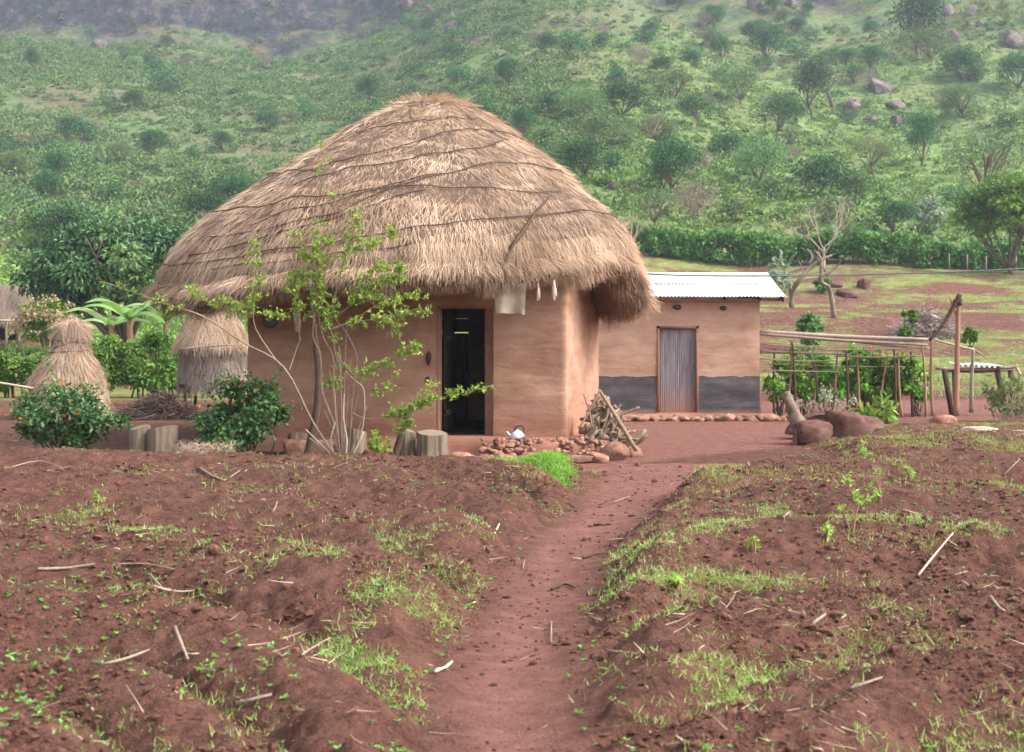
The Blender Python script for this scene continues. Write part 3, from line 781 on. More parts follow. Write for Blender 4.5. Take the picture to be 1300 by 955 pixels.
ui, zi, Vi = wall_surface(g, ein, holes_i, True, 120, .01)
def reveal(g, ho, hi):
    """plaster surfaces joining outer and inner edges of an opening"""
    for (u_o, u_i, fl) in ((ho[0], hi[0], True), (ho[1], hi[1], False)):
        io = np.argmin(abs(uo-round(u_o, 4))); ii = np.argmin(abs(ui-round(u_i, 4)))
        zz = np.linspace(WZ0, ho[3], 24)
        def samp(Vv, z_, i, top):
            zq = np.minimum(zz, top); return np.stack([np.interp(zq, z_, Vv[i, :, 0]), np.interp(zq, z_, Vv[i, :, 1]), zq], -1)
        a = samp(Vo, zo, io, ho[3]); b = samp(Vi, zi, ii, hi[3])
        rowsn = []
        for q in np.linspace(0, 1, 6):
            c = a*(1-q)+b*q
            sh = math.sin(q*PI)*.02*(1 if not fl else -1); c = c+np.array([Ux[0], Ux[1], 0])*sh
            rowsn.append(c)
        M = np.stack(rowsn); Qr = grid_faces(6, 24)
        if fl: Qr = Qr[:, ::-1]
        g.add(M.reshape(-1, 3), Qr)
    # lintel underside
    def edge(Vv, us_, zs_, a, b, z):
        iz = np.argmin(abs(zs_-round(z, 4))); m = (us_ >= round(a, 4)-1e-6) & (us_ <= round(b, 4)+1e-6); return Vv[m, iz]
    a = edge(Vo, uo, zo, ho[0], ho[1], ho[3]); b = edge(Vi, ui, zi, hi[0], hi[1], hi[3])
    k = np.linspace(0, 1, 10); ra = np.stack([np.interp(k, np.linspace(0, 1, len(a)), a[:, j]) for j in range(3)], -1); rb = np.stack([np.interp(k, np.linspace(0, 1, len(b)), b[:, j]) for j in range(3)], -1)
    g.add(np.stack([ra, rb]).reshape(-1, 3), grid_faces(2, 10)[:, ::-1])
reveal(g, holes_o[0], holes_i[0]); reveal(g, holes_o[1], holes_i[1])
part(hut, 'wall', g, m_mud)
def hp(u, v, z):  # hut plan coordinates -> world
    w = Apt+Ux*u+Uy*v; return np.array([w[0], w[1], z])
# plinth terrace on which it stands: an earth step following the wall
g = Geo()
ring = []
per = 2*(Wd+Dp)
for u in np.arange(0, per, .15):
    p, nn = wall_uv(u, -.02); q = p
    front = .42 if (u < Wd or u > per-.01) else .22
    ex = front+.06*noise2(np.array([u*1.3]), np.array([0.]), 130)[0]
    zt = .245+.012*noise2(np.array([u*2.]), np.array([3.]), 131)[0]
    def wp(o, z): w = Apt+Ux*(p[0]+nn[0]*o)+Uy*(p[1]+nn[1]*o); return (w[0], w[1], z)
    ring.append([wp(-.35, zt), wp(0, zt), wp(ex-.07, zt-.02), wp(ex, zt-.07), wp(ex+.04, -.1)])
R_ = np.array(ring); g.add(R_.reshape(-1, 3), grid_faces(len(R_), 5, True))
part(hut, 'plinth', g, m_mudred)
# interior floor, inner rear door, door frame timbers
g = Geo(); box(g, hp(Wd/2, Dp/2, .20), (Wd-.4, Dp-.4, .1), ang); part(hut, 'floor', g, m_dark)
g = Geo()
for i in range(4):
    z = .25+.0; w = .145
    uu = Wd-(b0u-Wd-Dp)-.07-i*.155
    if i == 2: 
        box(g, hp(uu-.0, Dp-.12, .75), (.150, .03, 1.0), ang, .4); box(g, hp(uu, Dp-.12, 1.63), (.150, .03, .10), ang, .4)
        box(g, hp(uu-.02, Dp-.12, 1.41), (.10, .03, .34), ang, .4)
    else: box(g, hp(uu, Dp-.12, .965), (.150, .03, 1.45), ang, .4)
box(g, hp(Wd-(b0u-Wd-Dp)-.31, Dp-.12, 1.82), (.62, .03, .22), ang, .4)
box(g, hp(Wd-(b0u-Wd-Dp)-.31, Dp-.16, .6), (.60, .03, .08), ang, .2)
part(hut, 'rear_door', g, m_darkwood)
g = Geo()
box(g, hp(d0+.018, .06, (dzt+.24)/2), (.036, .10, dzt-.24), ang, .3, bev=.008)
box(g, hp((d0+d1)/2, .07, dzt-.02), (d1-d0-.02, .12, .045), ang, .2, bev=.01)
part(hut, 'door_frame', g, m_redpole)
g = Geo()                                               # plank door swung inwards, seen edge on, coloured near-black to pass for doorway shade
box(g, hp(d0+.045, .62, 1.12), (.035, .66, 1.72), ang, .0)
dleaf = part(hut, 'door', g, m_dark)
for zb in (.55, 1.6): g = Geo(); box(g, hp(d0+.075, .62, zb), (.025, .6, .08), ang, .1); part(hut, 'door_brace', g, m_darkwood, parent=dleaf)
dleaf.matrix_parent_inverse = Matrix()
# smear marks on the jamb are plaster bosses
g = Geo(); lump(g, hp(d0-.11, .0, 1.33), (.04, .016, .09), 2, .3, 2, 3, .0); part(hut, 'wall_boss', g, m_block)
g = Geo(); lump(g, hp(d0-.12, -.005, 1.02), (.03, .014, .045), 2, .3, 2, 8, .0); part(hut, 'wall_boss', g, m_block)
# rafters and laths under the eaves
for a_ in np.radians(np.arange(-176, 184, 12)):
    o_, i_ = np.array([math.cos(a_), math.sin(a_)]), 0
    zl = 2.30+float(lip_dz(np.array([a_]))[0])*1.0
    P = [(HC[0]+o_[0]*3.45, HC[1]+o_[1]*3.45, zl+.06), (HC[0]+o_[0]*2.2, HC[1]+o_[1]*2.2, 2.95), (HC[0]+o_[0]*1.0, HC[1]+o_[1]*1.0, 3.7)]
    g = Geo(); tube(g, P, .028, 6, 2, .3); part(hut, 'rafter', g, m_darkwood)
for rr in (3.3, 2.95):
    a2 = np.linspace(0, 2*PI, 73); P = np.stack([HC[0]+rr*np.cos(a2), HC[1]+rr*np.sin(a2), 2.34+lip_dz(a2)*(.98 if rr > 3.2 else .6)+(3.55-rr)*.42], -1)
    g = Geo(); tube(g, P, .022, 5, 1, .4, cap=False); part(hut, 'lath_ring', g, m_darkwood)
# things hung under the eaves
def cloth(name, c, w, h, label, mat, folds=3, seed=1, cat='cloth', rag=.05):
    nu_, nv_ = 22, 18; u = np.linspace(-.5, .5, nu_); v = np.linspace(0, 1, nv_); U, Vv = np.meshgrid(u, v, indexing='ij')
    x = U*w*(1-.06*Vv); z = -Vv*h*(1+rag*noise2(U*4, U*0, seed))-.06*h*U*Vv
    y = .03*np.sin(U*folds*2*PI+seed)*(.3+Vv*.7)+.02*noise2(U*3, Vv*3, seed)
    g = Geo(); V0 = np.stack([x, y, z], -1); V1 = V0+np.array([0, .006, 0])
    g.add(V0.reshape(-1, 3), grid_faces(nu_, nv_)); g.add(V1.reshape(-1, 3), grid_faces(nu_, nv_)[:, ::-1])
    g.xform(lambda V: V@np.array(Matrix.Rotation(ang, 3, 'Z')).T+np.asarray(c))
    return tag(g.build(name, mat, loc=c), label, cat)
cloth('sack_cloth', at(648, 360, 18.85), .42, .40, folds=1.3, label='beige sacking cloth hanging from the thatch right of the open doorway', mat=m_cloth)
def rag_bundle(name, c, r, h, label, cat, seed):
    r *= .7; h *= .85; g = Geo()
    for q in range(3):
        P = [c+np.array([0, 0, .06]), c+np.array([.01*q, 0, -h*.4]), c+np.array([RNG.normal(0, .02), 0, -h*(1-.12*q)])]
        tube(g, P, [r*.4, r*(1-.2*q), r*.55], 8, 4, .4+.2*q, rough=.15, seed=seed+q)
    return tag(g.build(name, m_cloth, loc=c), label, cat)
rag_bundle('cloth_strip', at(683, 366, 18.8), .028, .2, 'narrow pale strip hanging just right of the sacking cloth', 'cloth', 1)
rag_bundle('cloth_bundle', at(703, 362, 18.8), .045, .24, 'small pale bundle hanging near the right front corner of the thatch', 'bundle', 5)
rag_bundle('maize_cob_bundle', at(377, 386, 19.3), .075, .45, 'tan bundle of dry husks hanging from the eaves behind the sapling', 'bundle', 9)
g = Geo(); c = at(343, 408, 19.5); lump(g, c, (.11, .11, .10), 3, .1, 2, 4, .6); tube(g, [c+np.array([0, 0, .08]), c+np.array([.02, 0, .4])], .01, 5, 1)
tag(g.build('clay_pot', m_boulder, loc=c), 'grey pot hung under the left part of the eaves', 'pot')
# ================================================================== SECOND HOUSE
HX0, HX1, HY0, HY1 = .75, 5.05, 29.0, 32.2
HB = .03
house = Thing('mud_house', (HX0, HY0, HB), 'low rectangular mud house painted dark grey below, under a white zinc roof', 'house')
def rect_wall(g, x0, x1, y0, y1, z0, z1, hole, seed):
    """four rough mud walls with a doorway in the front one"""
    segs = [((x0, y0), (x1, y0)), ((x1, y0), (x1, y1)), ((x1, y1), (x0, y1)), ((x0, y1), (x0, y0))]
    for si, (a, b) in enumerate(segs):
        L = math.hypot(b[0]-a[0], b[1]-a[1]); us = set(np.round(np.linspace(0, L, int(L/.07)), 4)); zs = set(np.round(np.linspace(z0, z1, 36), 4))
        if si == 0:
            h0, h1, ht_ = hole
            us = {u for u in us if abs(u-h0) > .02 and abs(u-h1) > .02} | {h0, h1}; zs = {z for z in zs if abs(z-ht_) > .02} | {ht_}
        us = np.array(sorted(us)); zs = np.array(sorted(zs)); dx, dy = (b[0]-a[0])/L, (b[1]-a[1])/L; nx, ny = dy, -dx
        U, Z = np.meshgrid(us, zs, indexing='ij')
        f = .02*noise2(U*1.3+si*9, Z*3.5, seed)+.012*noise2(U*2, Z*9, seed+1)+.006*noise2(U*7, Z*14, seed+2)
        f = f*np.clip(np.minimum(U, L-U)/.1, 0, 1)
        gtop = z1
        V = np.stack([a[0]+dx*U+nx*f, a[1]+dy*U+ny*f, Z], -1)
        if si in (1, 3):   # gable: the top follows the two roof slopes
            t = U/L if si == 1 else 1-U/L
            rise = np.where(t < .55, t/.55, (1-t)/.45)*.52
            V[..., 2] = Z+rise*((Z-z0)/(z1-z0))
        Q = grid_faces(len(us), len(zs))
        if si == 0:
            uc = (us[:-1]+us[1:])/2; zc = (zs[:-1]+zs[1:])/2; UC, ZC = np.meshgrid(uc, zc, indexing='ij')
            Q = Q[~((UC.ravel() > h0) & (UC.ravel() < h1) & (ZC.ravel() < ht_))]
        g.add(V.reshape(-1, 3), Q)
px_x = lambda px, D: (px-650)/F*D
dx0, dx1 = px_x(837, 29)-HX0, px_x(884, 29)-HX0
g = Geo(); rect_wall(g, HX0, HX1, HY0, HY1, HB-.15, 2.38, (round(dx0, 3), round(dx1, 3), 1.85), 200)
wz = part(house, 'wall', g, m_mud2)
# door recess sides, frame and corrugated leaf
xa, xb = HX0+dx0, HX0+dx1
g = Geo(); box(g, (xa-.02, 29.1, .96), (.05, .24, 1.80), 0, .4); box(g, (xb+.02, 29.1, .96), (.05, .24, 1.80), 0, .6); box(g, ((xa+xb)/2, 29.1, 1.83), (xb-xa+.09, .24, .05), 0, .2)
part(house, 'door_frame', g, m_redpole)
nu_ = 120; u = np.linspace(xa+.012, xb-.012, nu_); y = 29.07+.007*np.sin(np.arange(nu_)/nu_*2*PI*17)
g = Geo(); V = np.stack([np.stack([u, y, 0*u+.09], -1), np.stack([u, y, 0*u+1.795], -1)], 1); g.add(V.reshape(-1, 3), grid_faces(nu_, 2))
drp = part(house, 'door', g, m_tindoor)
g = Geo(); tube(g, [(xb-.05, 29.055, .98), (xb-.05, 29.045, 1.03), (xb-.05, 29.055, 1.08)], .006, 6, 2); part(house, 'handle', g, m_darkwood, parent=drp).matrix_parent_inverse = Matrix()
g = Geo(); box(g, ((xa+xb)/2, 29.02, .04), (xb-xa+.2, .34, .10), 0, .5, bev=.03); part(house, 'threshold', g, m_mudred)
# corrugated roof: separate overlapping sheets
def sheet_roof(x0, x1, ya, za, yb, zb, lift):
    n = int((x1-x0)/.0127); u = np.linspace(x0, x1, n); w = .011*np.sin(u/.076*2*PI)
    m = 7; rows = []
    for q in np.linspace(0, 1, m):
        rows.append(np.stack([u+.004*noise2(u*2, u*0+q, 3), 0*u+ya+(yb-ya)*q, za+(zb-za)*q+w+lift+.010*noise2(u*1.2, u*0+q*3, 210)], -1))
    V = np.stack(rows, 1); g = Geo(); g.add(V.reshape(-1, 3), grid_faces(n, m)); return g
RX0, RX1 = .35, 5.53
ridge_y, ridge_z, eave_y, eave_z = 30.75, 2.97, 28.62, 2.44
q = .53
xm = (RX0+RX1)/2
for i, (x0, x1) in enumerate(((RX0, 1.7), (1.62, 3.1), (3.02, 4.45), (4.38, RX1))):
    my, mz = eave_y+(ridge_y-eave_y)*q, eave_z+(ridge_z-eave_z)*q
    part(house, 'roof_sheet', sheet_roof(x0, x1, eave_y-.012*(i % 2), eave_z, my+.12, mz+.03, .004*i), m_zinc)
    part(house, 'roof_sheet', sheet_roof(x0, x1, my, mz, ridge_y, ridge_z, .022+.004*i), m_zinc)
    part(house, 'roof_sheet', sheet_roof(x0, x1, ridge_y, ridge_z, 32.55, 2.42, .012+.004*i), m_zinc)
g = Geo()
n = 60; u = np.linspace(RX0, RX1, n)
V = np.stack([np.stack([u, 0*u+ridge_y-.16, 0*u+ridge_z+.0], -1), np.stack([u, 0*u+ridge_y, 0*u+ridge_z+.06], -1), np.stack([u, 0*u+ridge_y+.16, 0*u+ridge_z+.0], -1)], 1)
g.add(V.reshape(-1, 3), grid_faces(n, 3)); part(house, 'ridge_cap', g, m_zinc)
for x in (1.6, 3.0, 4.3, 5.0):
    g = Geo(); tube(g, [(x, 28.68, 2.40), (x, 30.7, 2.90)], .035, 7, 1, .4); part(house, 'rafter', g, m_darkwood)
g = Geo(); tube(g, [(.5, 28.82, 2.385), (2.8, 28.8, 2.40), (5.48, 28.82, 2.39)], .03, 7, 3, .5, rough=.1); part(house, 'wall_plate', g, m_pole)
g = Geo(); box(g, (5.47, 29.7, 2.64), (.03, 2.15, .09), 0, .3, tilt=(math.atan2(.53, 2.13), 'X')); part(house, 'barge_board', g, m_darkwood)
g = Geo(); lump(g, (4.30, 28.96, 2.22), (.07, .035, .05), 2, .3, 2, 4, .2); part(house, 'dark_knot', g, m_darkwood)  # small dark lumps on the wall just below the eave
g = Geo(); lump(g, (3.37, 28.97, 2.24), (.09, .04, .05), 2, .3, 2, 6, .2); part(house, 'dark_knot', g, m_darkwood)
# earth step and the stones along it
g = Geo(); xs = np.linspace(.55, 5.35, 60); rw = []
for x in xs:
    e = .05*noise2(np.array([x*2]), np.array([0.]), 220)[0]; r0 = 28.45+e
    rw.append([(x, 29.06, .075), (x, 28.75, .068+e*.2), (x, r0+.1, .05), (x, r0, .02), (x, r0-.08, -.12)])
g.add(np.array(rw).reshape(-1, 3), grid_faces(60, 5)); part(house, 'earth_step', g, m_mudred)

# ================================================================== STONES
def stone(name, c, r, seed, label, group, mat=None, cat='stone', rz=0, box_=.45, sub=3, amp=.22, tint=None, kind=None):
    g = Geo(); tn_ = RNG.uniform(.1, .9) if tint is None else tint
    if amp > .3 or box_ < .15: lump(g, c, r, sub, amp, 1.4, seed, tn_, rz=rz, box_=box_)
    else: rock(g, c, r, seed, tn_, rz=rz, sub=sub, planes=5 if box_ > .7 else 9, boxy=box_ > .7, cut=(.7, 1.0) if box_ > .7 else (.42, .82))
    return tag(g.build(name, mat or m_stone, loc=np.asarray(c, float)), label, cat, group)
sd_ = 300
def on_plinth_front(u, v, z): return hp(u, -v, z)
# big edging stones in front of the plinth (photograph x positions)
for px, py, w, h in ((582, 574, 30, 16), (612, 573, 26, 13), (641, 572, 30, 15), (672, 571, 34, 18), (705, 571, 30, 17), (733, 574, 34, 13), (757, 576, 32, 22), (782, 569, 40, 34), (806, 563, 22, 28)):
    D = 18.9 if px < 750 else 19.0
    D = 1.5*F/(py+6-430)-.0; D = min(max(D, 18.3), 19.2)
    ww, hh = w/F*D/2, h/F*D/2; sd_ += 1
    x = (px-650)/F*D
    lab = {782: 'largest pinkish boulder under the firewood at the corner of the plinth', 806: 'pointed red boulder at the right end of the plinth stones',
           733: 'flat rectangular brick-like stone in front of the plinth'}.get(px)
    stone('edging_stone', (x, D, gz(x, D)+hh*.5), (ww*1.0, ww*.6, hh*(.75 if px == 782 else .85)), sd_, lab or 'large rounded red edging stone along the foot of the hut plinth', None if lab else 'edging stones along the hut plinth', box_=.8 if px == 733 else .4)
# rubble on the plinth slope
for i in range(120):
    px = RNG.uniform(612, 768); row = RNG.random()
    D = 18.84+.34*row; x = (px-650)/F*D; r = RNG.uniform(.025, .055); sd_ += 1
    stone('rubble_stone', (x, D-.02*(px-650)/60, .05+.20*row+r*.25), (r*1.3, r, r*.85), sd_, 'small broken red stone in the rubble heaped against the hut plinth', 'rubble stones on the hut plinth', sub=2, rz=RNG.uniform(0, 3))
for i in range(14):
    px = RNG.uniform(560, 640); D = 19.0+RNG.uniform(-.1, .1); x = (px-650)/F*D; r = RNG.uniform(.03, .07); sd_ += 1
    stone('rubble_stone', (x, D-.18, gz(x, D)+r*.5), (r*1.5, r, r*.7), sd_, 'small broken red stone in the rubble heaped against the hut plinth', 'rubble stones on the hut plinth', sub=2, rz=RNG.uniform(0, 3))
# stones before the second house
for i in range(46):
    px = 797+i*4.6+RNG.uniform(-2, 2); py = 541 if px > 830 else 533
    D = 27.9+RNG.uniform(-.12, .12); x = (px-650)/F*D; r = RNG.uniform(.06, .13); sd_ += 1
    stone('kerb_stone', (x, D, gz(x, D)+r*.35), (r*1.5, r, r*.75), sd_, 'small red stone in the loose row before the zinc-roofed house', 'stones along the front of the second house', sub=2, rz=RNG.uniform(0, 3))
for i in range(22):
    px = RNG.uniform(905, 1010); D = 28.3+RNG.uniform(-.15, .2); x = (px-650)/F*D; r = RNG.uniform(.05, .11); sd_ += 1
    stone('kerb_stone', (x, D, gz(x, D)+r*.4), (r*1.5, r, r*.75), sd_, 'small red stone in the loose row before the zinc-roofed house', 'stones along the front of the second house', sub=2, rz=RNG.uniform(0, 3))

# ================================================================== FIREWOOD
fc = np.array([1.32, 19.75, .16])
for i in range(150):
    t = RNG.random()
    lev = RNG.random()**1.25; spread = (1-lev)*.36+.04
    x = fc[0]+RNG.uniform(-1, 1)*spread+.02-.12*lev; y = fc[1]-.30*(1-lev)+RNG.uniform(-.14, .14); z = gz(x, y)+.10+.62*lev
    L_ = RNG.uniform(.22, .46)*(1-.25*lev); r = RNG.uniform(.012, .038)*(1-.3*lev)
    yaw = RNG.normal(-.3, 1.0); pitch = RNG.normal(.35 if i % 3 else 1.0, .35)
    d = np.array([math.cos(yaw)*math.cos(pitch), math.sin(yaw)*math.cos(pitch)*.6, abs(math.sin(pitch))]); d /= np.linalg.norm(d)
    a = np.array([x, y, z])-d*L_*.5; a[2] = max(a[2], gz(a[0], a[1])+r); b = a+d*L_
    m = (a+b)/2+rdirs(1)[0]*.03
    g = Geo(); tube(g, [a, m, b], [r, r*1.05, r*.8], 7, 2, RNG.uniform(.1, 1), rough=.06, seed=i)
    tag(g.build('firewood_stick', m_fire if i % 6 else m_pole, loc=a), 'split stick in the firewood heap against the corner of the thatched hut', 'firewood', 'sticks of the firewood heap')
for (p0, p1, r) in (((762, 497, 19.4), (808, 572, 18.95), .03), ((735, 545, 19.3), (762, 495, 19.5), .018), ((775, 532, 19.3), (812, 517, 19.3), .016), ((741, 500, 19.6), (752, 545, 19.4), .014)):
    a, b = at(*p0), at(*p1); g = Geo(); tube(g, [a, (a+b)/2+rdirs(1)[0]*.02, b], [r*.7, r, r], 7, 3, .8)
    tag(g.build('firewood_stick', m_fire, loc=a), 'split stick in the firewood heap against the corner of the thatched hut', 'firewood', 'sticks of the firewood heap')

# ================================================================== KETTLE
kc = np.array([px_x(657, 19.28), 19.28, .238])
ket = Thing('kettle', kc, 'small white enamel kettle with black handle on the plinth edge', 'kettle')
def lathe(g, c, prof, n=24, tint=.5, mat=0):
    a = np.arange(n)/n*2*PI; V = np.array([[(c[0]+r*math.cos(t), c[1]+r*math.sin(t), c[2]+z) for r, z in prof] for t in a])
    g.add(V.reshape(-1, 3), grid_faces(n, len(prof), True), None, tint, mat); return g
g = Geo(); lathe(g, kc, [(0.001, 0), (.085, .002), (.098, .02), (.096, .05), (.075, .085), (.05, .1), (.045, .104)]); part(ket, 'body', g, m_enamel)
g = Geo(); lathe(g, kc, [(.052, .102), (.04, .113), (.012, .118), (.012, .132), (.001, .135)]); part(ket, 'lid', g, m_enamel)
g = Geo(); tube(g, [kc+np.array([-.085, 0, .04]), kc+np.array([-.125, 0, .075]), kc+np.array([-.145, 0, .105])], [.018, .012, .009], 8, 3); part(ket, 'spout', g, m_enamel)
g = Geo(); tube(g, [kc+np.array([-.05, 0, .1]), kc+np.array([-.02, 0, .16]), kc+np.array([.06, 0, .175]), kc+np.array([.085, 0, .13]), kc+np.array([.085, 0, .07])], .010, 8, 4); part(ket, 'handle', g, m_black)

# ================================================================== STUMPS beside the hut
m_cut = bark_mat('cut_stump_top', (.16, .12, .09), (.30, .23, .17), (3, 3, 3))
def stump(px, D, w, h, label, seed, rz=0):
    c = on(px, D); st = Thing('wood_stump', c, label, 'stump', 'sawn stumps standing before the hut')
    n = 72; a = np.arange(n)/n*2*PI; r = w/2*(1+.16*noise2(np.cos(a)*2+seed, np.sin(a)*2, seed)+.07*noise2(np.cos(a)*7, np.sin(a)*7, seed)+.035*noise2(np.cos(a)*22, np.sin(a)*22, seed))
    rows = []
    for z in (-.08, .03, h*.5, h-.015, h):
        f = 1.08 if z < .1 else (.975 if z == h else 1)
        rows.append(np.stack([c[0]+r*f*np.cos(a), c[1]+r*f*np.sin(a), 0*a+c[2]+z+.03*np.sin(a+seed)*(z > .1)], -1))
    g = Geo(); V = np.stack(rows, 1); g.add(V.reshape(-1, 3), grid_faces(n, 5, True), None, RNG.uniform(.3, .7)); part(st, 'bark', g, m_stump)
    g = Geo(); top = V[:, -1]; cc = top.mean(0)+[0, 0, -.004]
    g.add(np.vstack([top*.96+cc*.04, cc]), None, [[i, (i+1) % n, n] for i in range(n)]); part(st, 'cut_face', g, m_cut)
stump(177, 18.3, .24, .42, 'narrow sawn stump beside the left flowering bush', 1)
stump(206, 18.2, .35, .43, 'wide sawn stump right of the narrow one, between the two flowering bushes', 2)
stump(378, 19.2, .26, .26, 'low stump half hidden behind the dark crooked post', 3)
stump(451, 18.9, .26, .35, 'stump standing behind the foot of the green sapling', 4)
stump(516, 18.6, .24, .38, 'upright stump just left of the squat one near the doorway', 5)
stump(548, 18.4, .36, .36, 'squat square-looking stump nearest to the doorway', 6)
g = Geo(); c0 = on(402, 18.9); box(g, c0+np.array([0, .1, .1]), (.9, .22, .2), .05, .6, bev=.05, wob=.006)
tag(g.build('earth_block', m_stone, loc=c0), 'long low reddish block lying behind the crooked post', 'block')

# ================================================================== CROOKED POST AND STAKE
def P3(pts, D, jit=0): return [at(p[0], p[1], D+(p[2] if len(p) > 2 else 0)) for p in pts]
g = Geo(); P = P3([(389, 588), (395, 560), (401, 528), (404, 488), (401, 440), (397, 400), (398, 372)], 18.3, 0); tube(g, P, [.068, .056, .048, .044, .04, .036, .034], 9, 4, .9, rough=.08)
tag(g.build('crooked_post', m_darkwood, loc=P[0]), 'dark crooked wooden post propping the eaves behind the sapling', 'post')
g = Geo(); P = P3([(499, 588), (507, 560), (515, 535), (523, 513)], 17.9); tube(g, P, [.05, .045, .04, .035], 8, 3, .3, rough=.06)
tag(g.build('leaning_stake', m_darkwood, loc=P[0]), 'short dark stake leaning right among the stumps', 'stake')

# ================================================================== SAPLING
DS = 17.75
sap = Thing('sapling', on(434, DS), 'thin many-stemmed sapling with bright green leaf sprays before the hut', 'tree')
br = [  # points (px, py, depth offset), base radius, tip radius, leafy from fraction, leaf count
 ([(435, 582), (398, 539, -.1), (358, 468, -.3), (307, 435, -.4), (257, 403, -.5), (217, 385, -.55), (165, 368, -.6), (128, 357, -.6)], .024, .006, .62, 60),
 ([(358, 468, -.3), (324, 420, -.35), (322, 387, -.35), (327, 358, -.3), (324, 330, -.25), (321, 308, -.2)], .014, .004, .3, 190),
 ([(322, 392, -.35), (300, 388, -.4), (275, 385, -.4), (250, 378, -.45), (246, 362, -.4)], .006, .003, .05, 170),
 ([(322, 400, -.35), (345, 400, -.3), (366, 404, -.25)], .005, .002, .2, 70),
 ([(322, 390, -.3), (305, 395, -.3), (292, 402, -.35)], .005, .002, .2, 50),
 ([(367, 471), (374, 448, .1), (382, 428, .1)], .012, .007, 2, 0),
 ([(433, 580), (426, 545, .1), (409, 500, .15), (406, 451, .15), (398, 429, .1), (400, 400, .1), (404, 358, 0), (401, 320, -.1), (404, 285, -.1)], .024, .005, .62, 240),
 ([(443, 582), (460, 542, .1), (463, 497, .2), (449, 480, .2), (425, 455, .1), (420, 425, 0), (412, 400, 0), (408, 370)], .020, .007, .5, 130),
 ([(434, 578), (426, 528, -.1), (423, 488, -.1), (423, 451, -.05), (409, 423, 0), (402, 372, 0), (412, 335, 0), (420, 300)], .018, .004, .6, 190),
 ([(449, 483, .2), (456, 454, .2), (440, 423, .1), (423, 395, 0), (430, 350, -.1), (441, 315, -.1), (449, 290, -.1), (452, 270, -.1)], .012, .003, .4, 200),
 ([(426, 451), (449, 477, -.1), (463, 471, -.15), (483, 466, -.2), (511, 449, -.3), (527, 440, -.3)], .010, .003, .35, 230),
 ([(420, 420), (443, 412, -.1), (483, 403, -.2), (511, 401, -.2), (550, 397, -.2)], .010, .003, .25, 200),
 ([(406, 423), (449, 406, .1), (483, 387, .2), (511, 378, .2), (535, 379, .2)], .010, .003, .25, 110),
 ([(430, 400), (454, 381), (471, 367), (500, 353), (509, 338)], .009, .003, .15, 330),
 ([(450, 385), (470, 380), (490, 385), (515, 388)], .006, .002, .2, 110),
 ([(440, 395), (462, 352), (480, 340), (492, 345)], .006, .002, .2, 160),
 ([(440, 520), (463, 531, -.1), (497, 528, -.2), (517, 522, -.3), (548, 508, -.4), (585, 500, -.4), (622, 490, -.4)], .011, .003, .3, 330),
 ([(517, 522, -.3), (515, 535, -.3), (510, 548, -.3)], .005, .002, .1, 110),
 ([(548, 508, -.4), (545, 495, -.4), (553, 484, -.4)], .004, .002, .2, 30),
 ([(426, 545), (424, 500, .2), (421, 490, .3), (418, 482, .3)], .010, .003, .5, 100),
 ([(443, 575), (447, 520, -.1), (449, 480, -.1), (447, 470)], .012, .005, .8, 20),
 ([(404, 358), (385, 350, .1), (372, 358, .1), (362, 375)], .007, .002, .2, 180),
 ([(404, 340), (390, 325), (378, 305), (370, 300)], .006, .002, .2, 90),
 ([(412, 345), (430, 325), (455, 315), (480, 305), (503, 296)], .006, .002, .3, 150),
 ([(449, 300, -.1), (470, 312, -.1), (487, 302, -.1)], .004, .002, .3, 60),
 ([(404, 300, -.1), (405, 262, -.1), (404, 237, -.1), (410, 205, -.1), (411, 184, -.1)], .004, .0018, .52, 26),
 ([(405, 262, -.1), (418, 250, -.1), (424, 240, -.1)], .003, .0015, .5, 12),
 ([(380, 430), (382, 408), (375, 380), (378, 350)], .008, .003, .3, 120),
 ([(440, 423), (470, 410), (500, 412), (506, 425)], .005, .002, .3, 70),
 ([(447, 505), (470, 500), (490, 490), (500, 470)], .005, .002, .3, 60),
]
for pts, r0, r1, lf, nl in br:
    P = np.array(P3(pts, DS)); m_ = len(P)
    P[1:-1] += RNG.normal(0, .012, (m_-2, 3))
    if pts[0][1] > 570: P[0] = on(pts[0][0], DS); P[0][2] -= .03
    g = Geo(); tube(g, P, np.linspace(r0*.6, r1, m_), 6, 4, RNG.uniform(.4, .9), rough=.05); part(sap, 'branch', g, m_twig)
    if nl:
        Ps, _ = smooth_poly(P, np.ones(m_), 12); nn = len(Ps)
        if 'lg' not in globals(): lg = Geo()
        nl = int(nl*2.5)
        ntw = max(2, nl//9); ti = RNG.uniform(lf, 1, ntw)
        for tq in ti:
            i = int(min(tq, .999)*(nn-1)); b0 = Ps[i]; d = rdirs(1)[0]*np.array([1, .8, .7])+np.array([0, 0, .25]); d /= np.linalg.norm(d)
            Lt = RNG.uniform(.04, .17); tube(lg, [b0, b0+d*Lt], [.0025, .0012], 3, 1, .1, 1, cap=False)
            k_ = RNG.integers(6, 12); s_ = RNG.uniform(.15, 1, k_)[:, None]
            pp = b0+d*Lt*s_; dd = unit(rdirs(k_)+d*.5)
            leaves(lg, pp, dd, unit(rdirs(k_)+np.array([0, -.2, .9])), RNG.uniform(.035, .065, k_), RNG.uniform(.017, .028, k_), np.clip(RNG.normal(.5, .25, k_), 0, 1), 0)
part(sap, 'foliage', lg, [m_sap, m_twig])
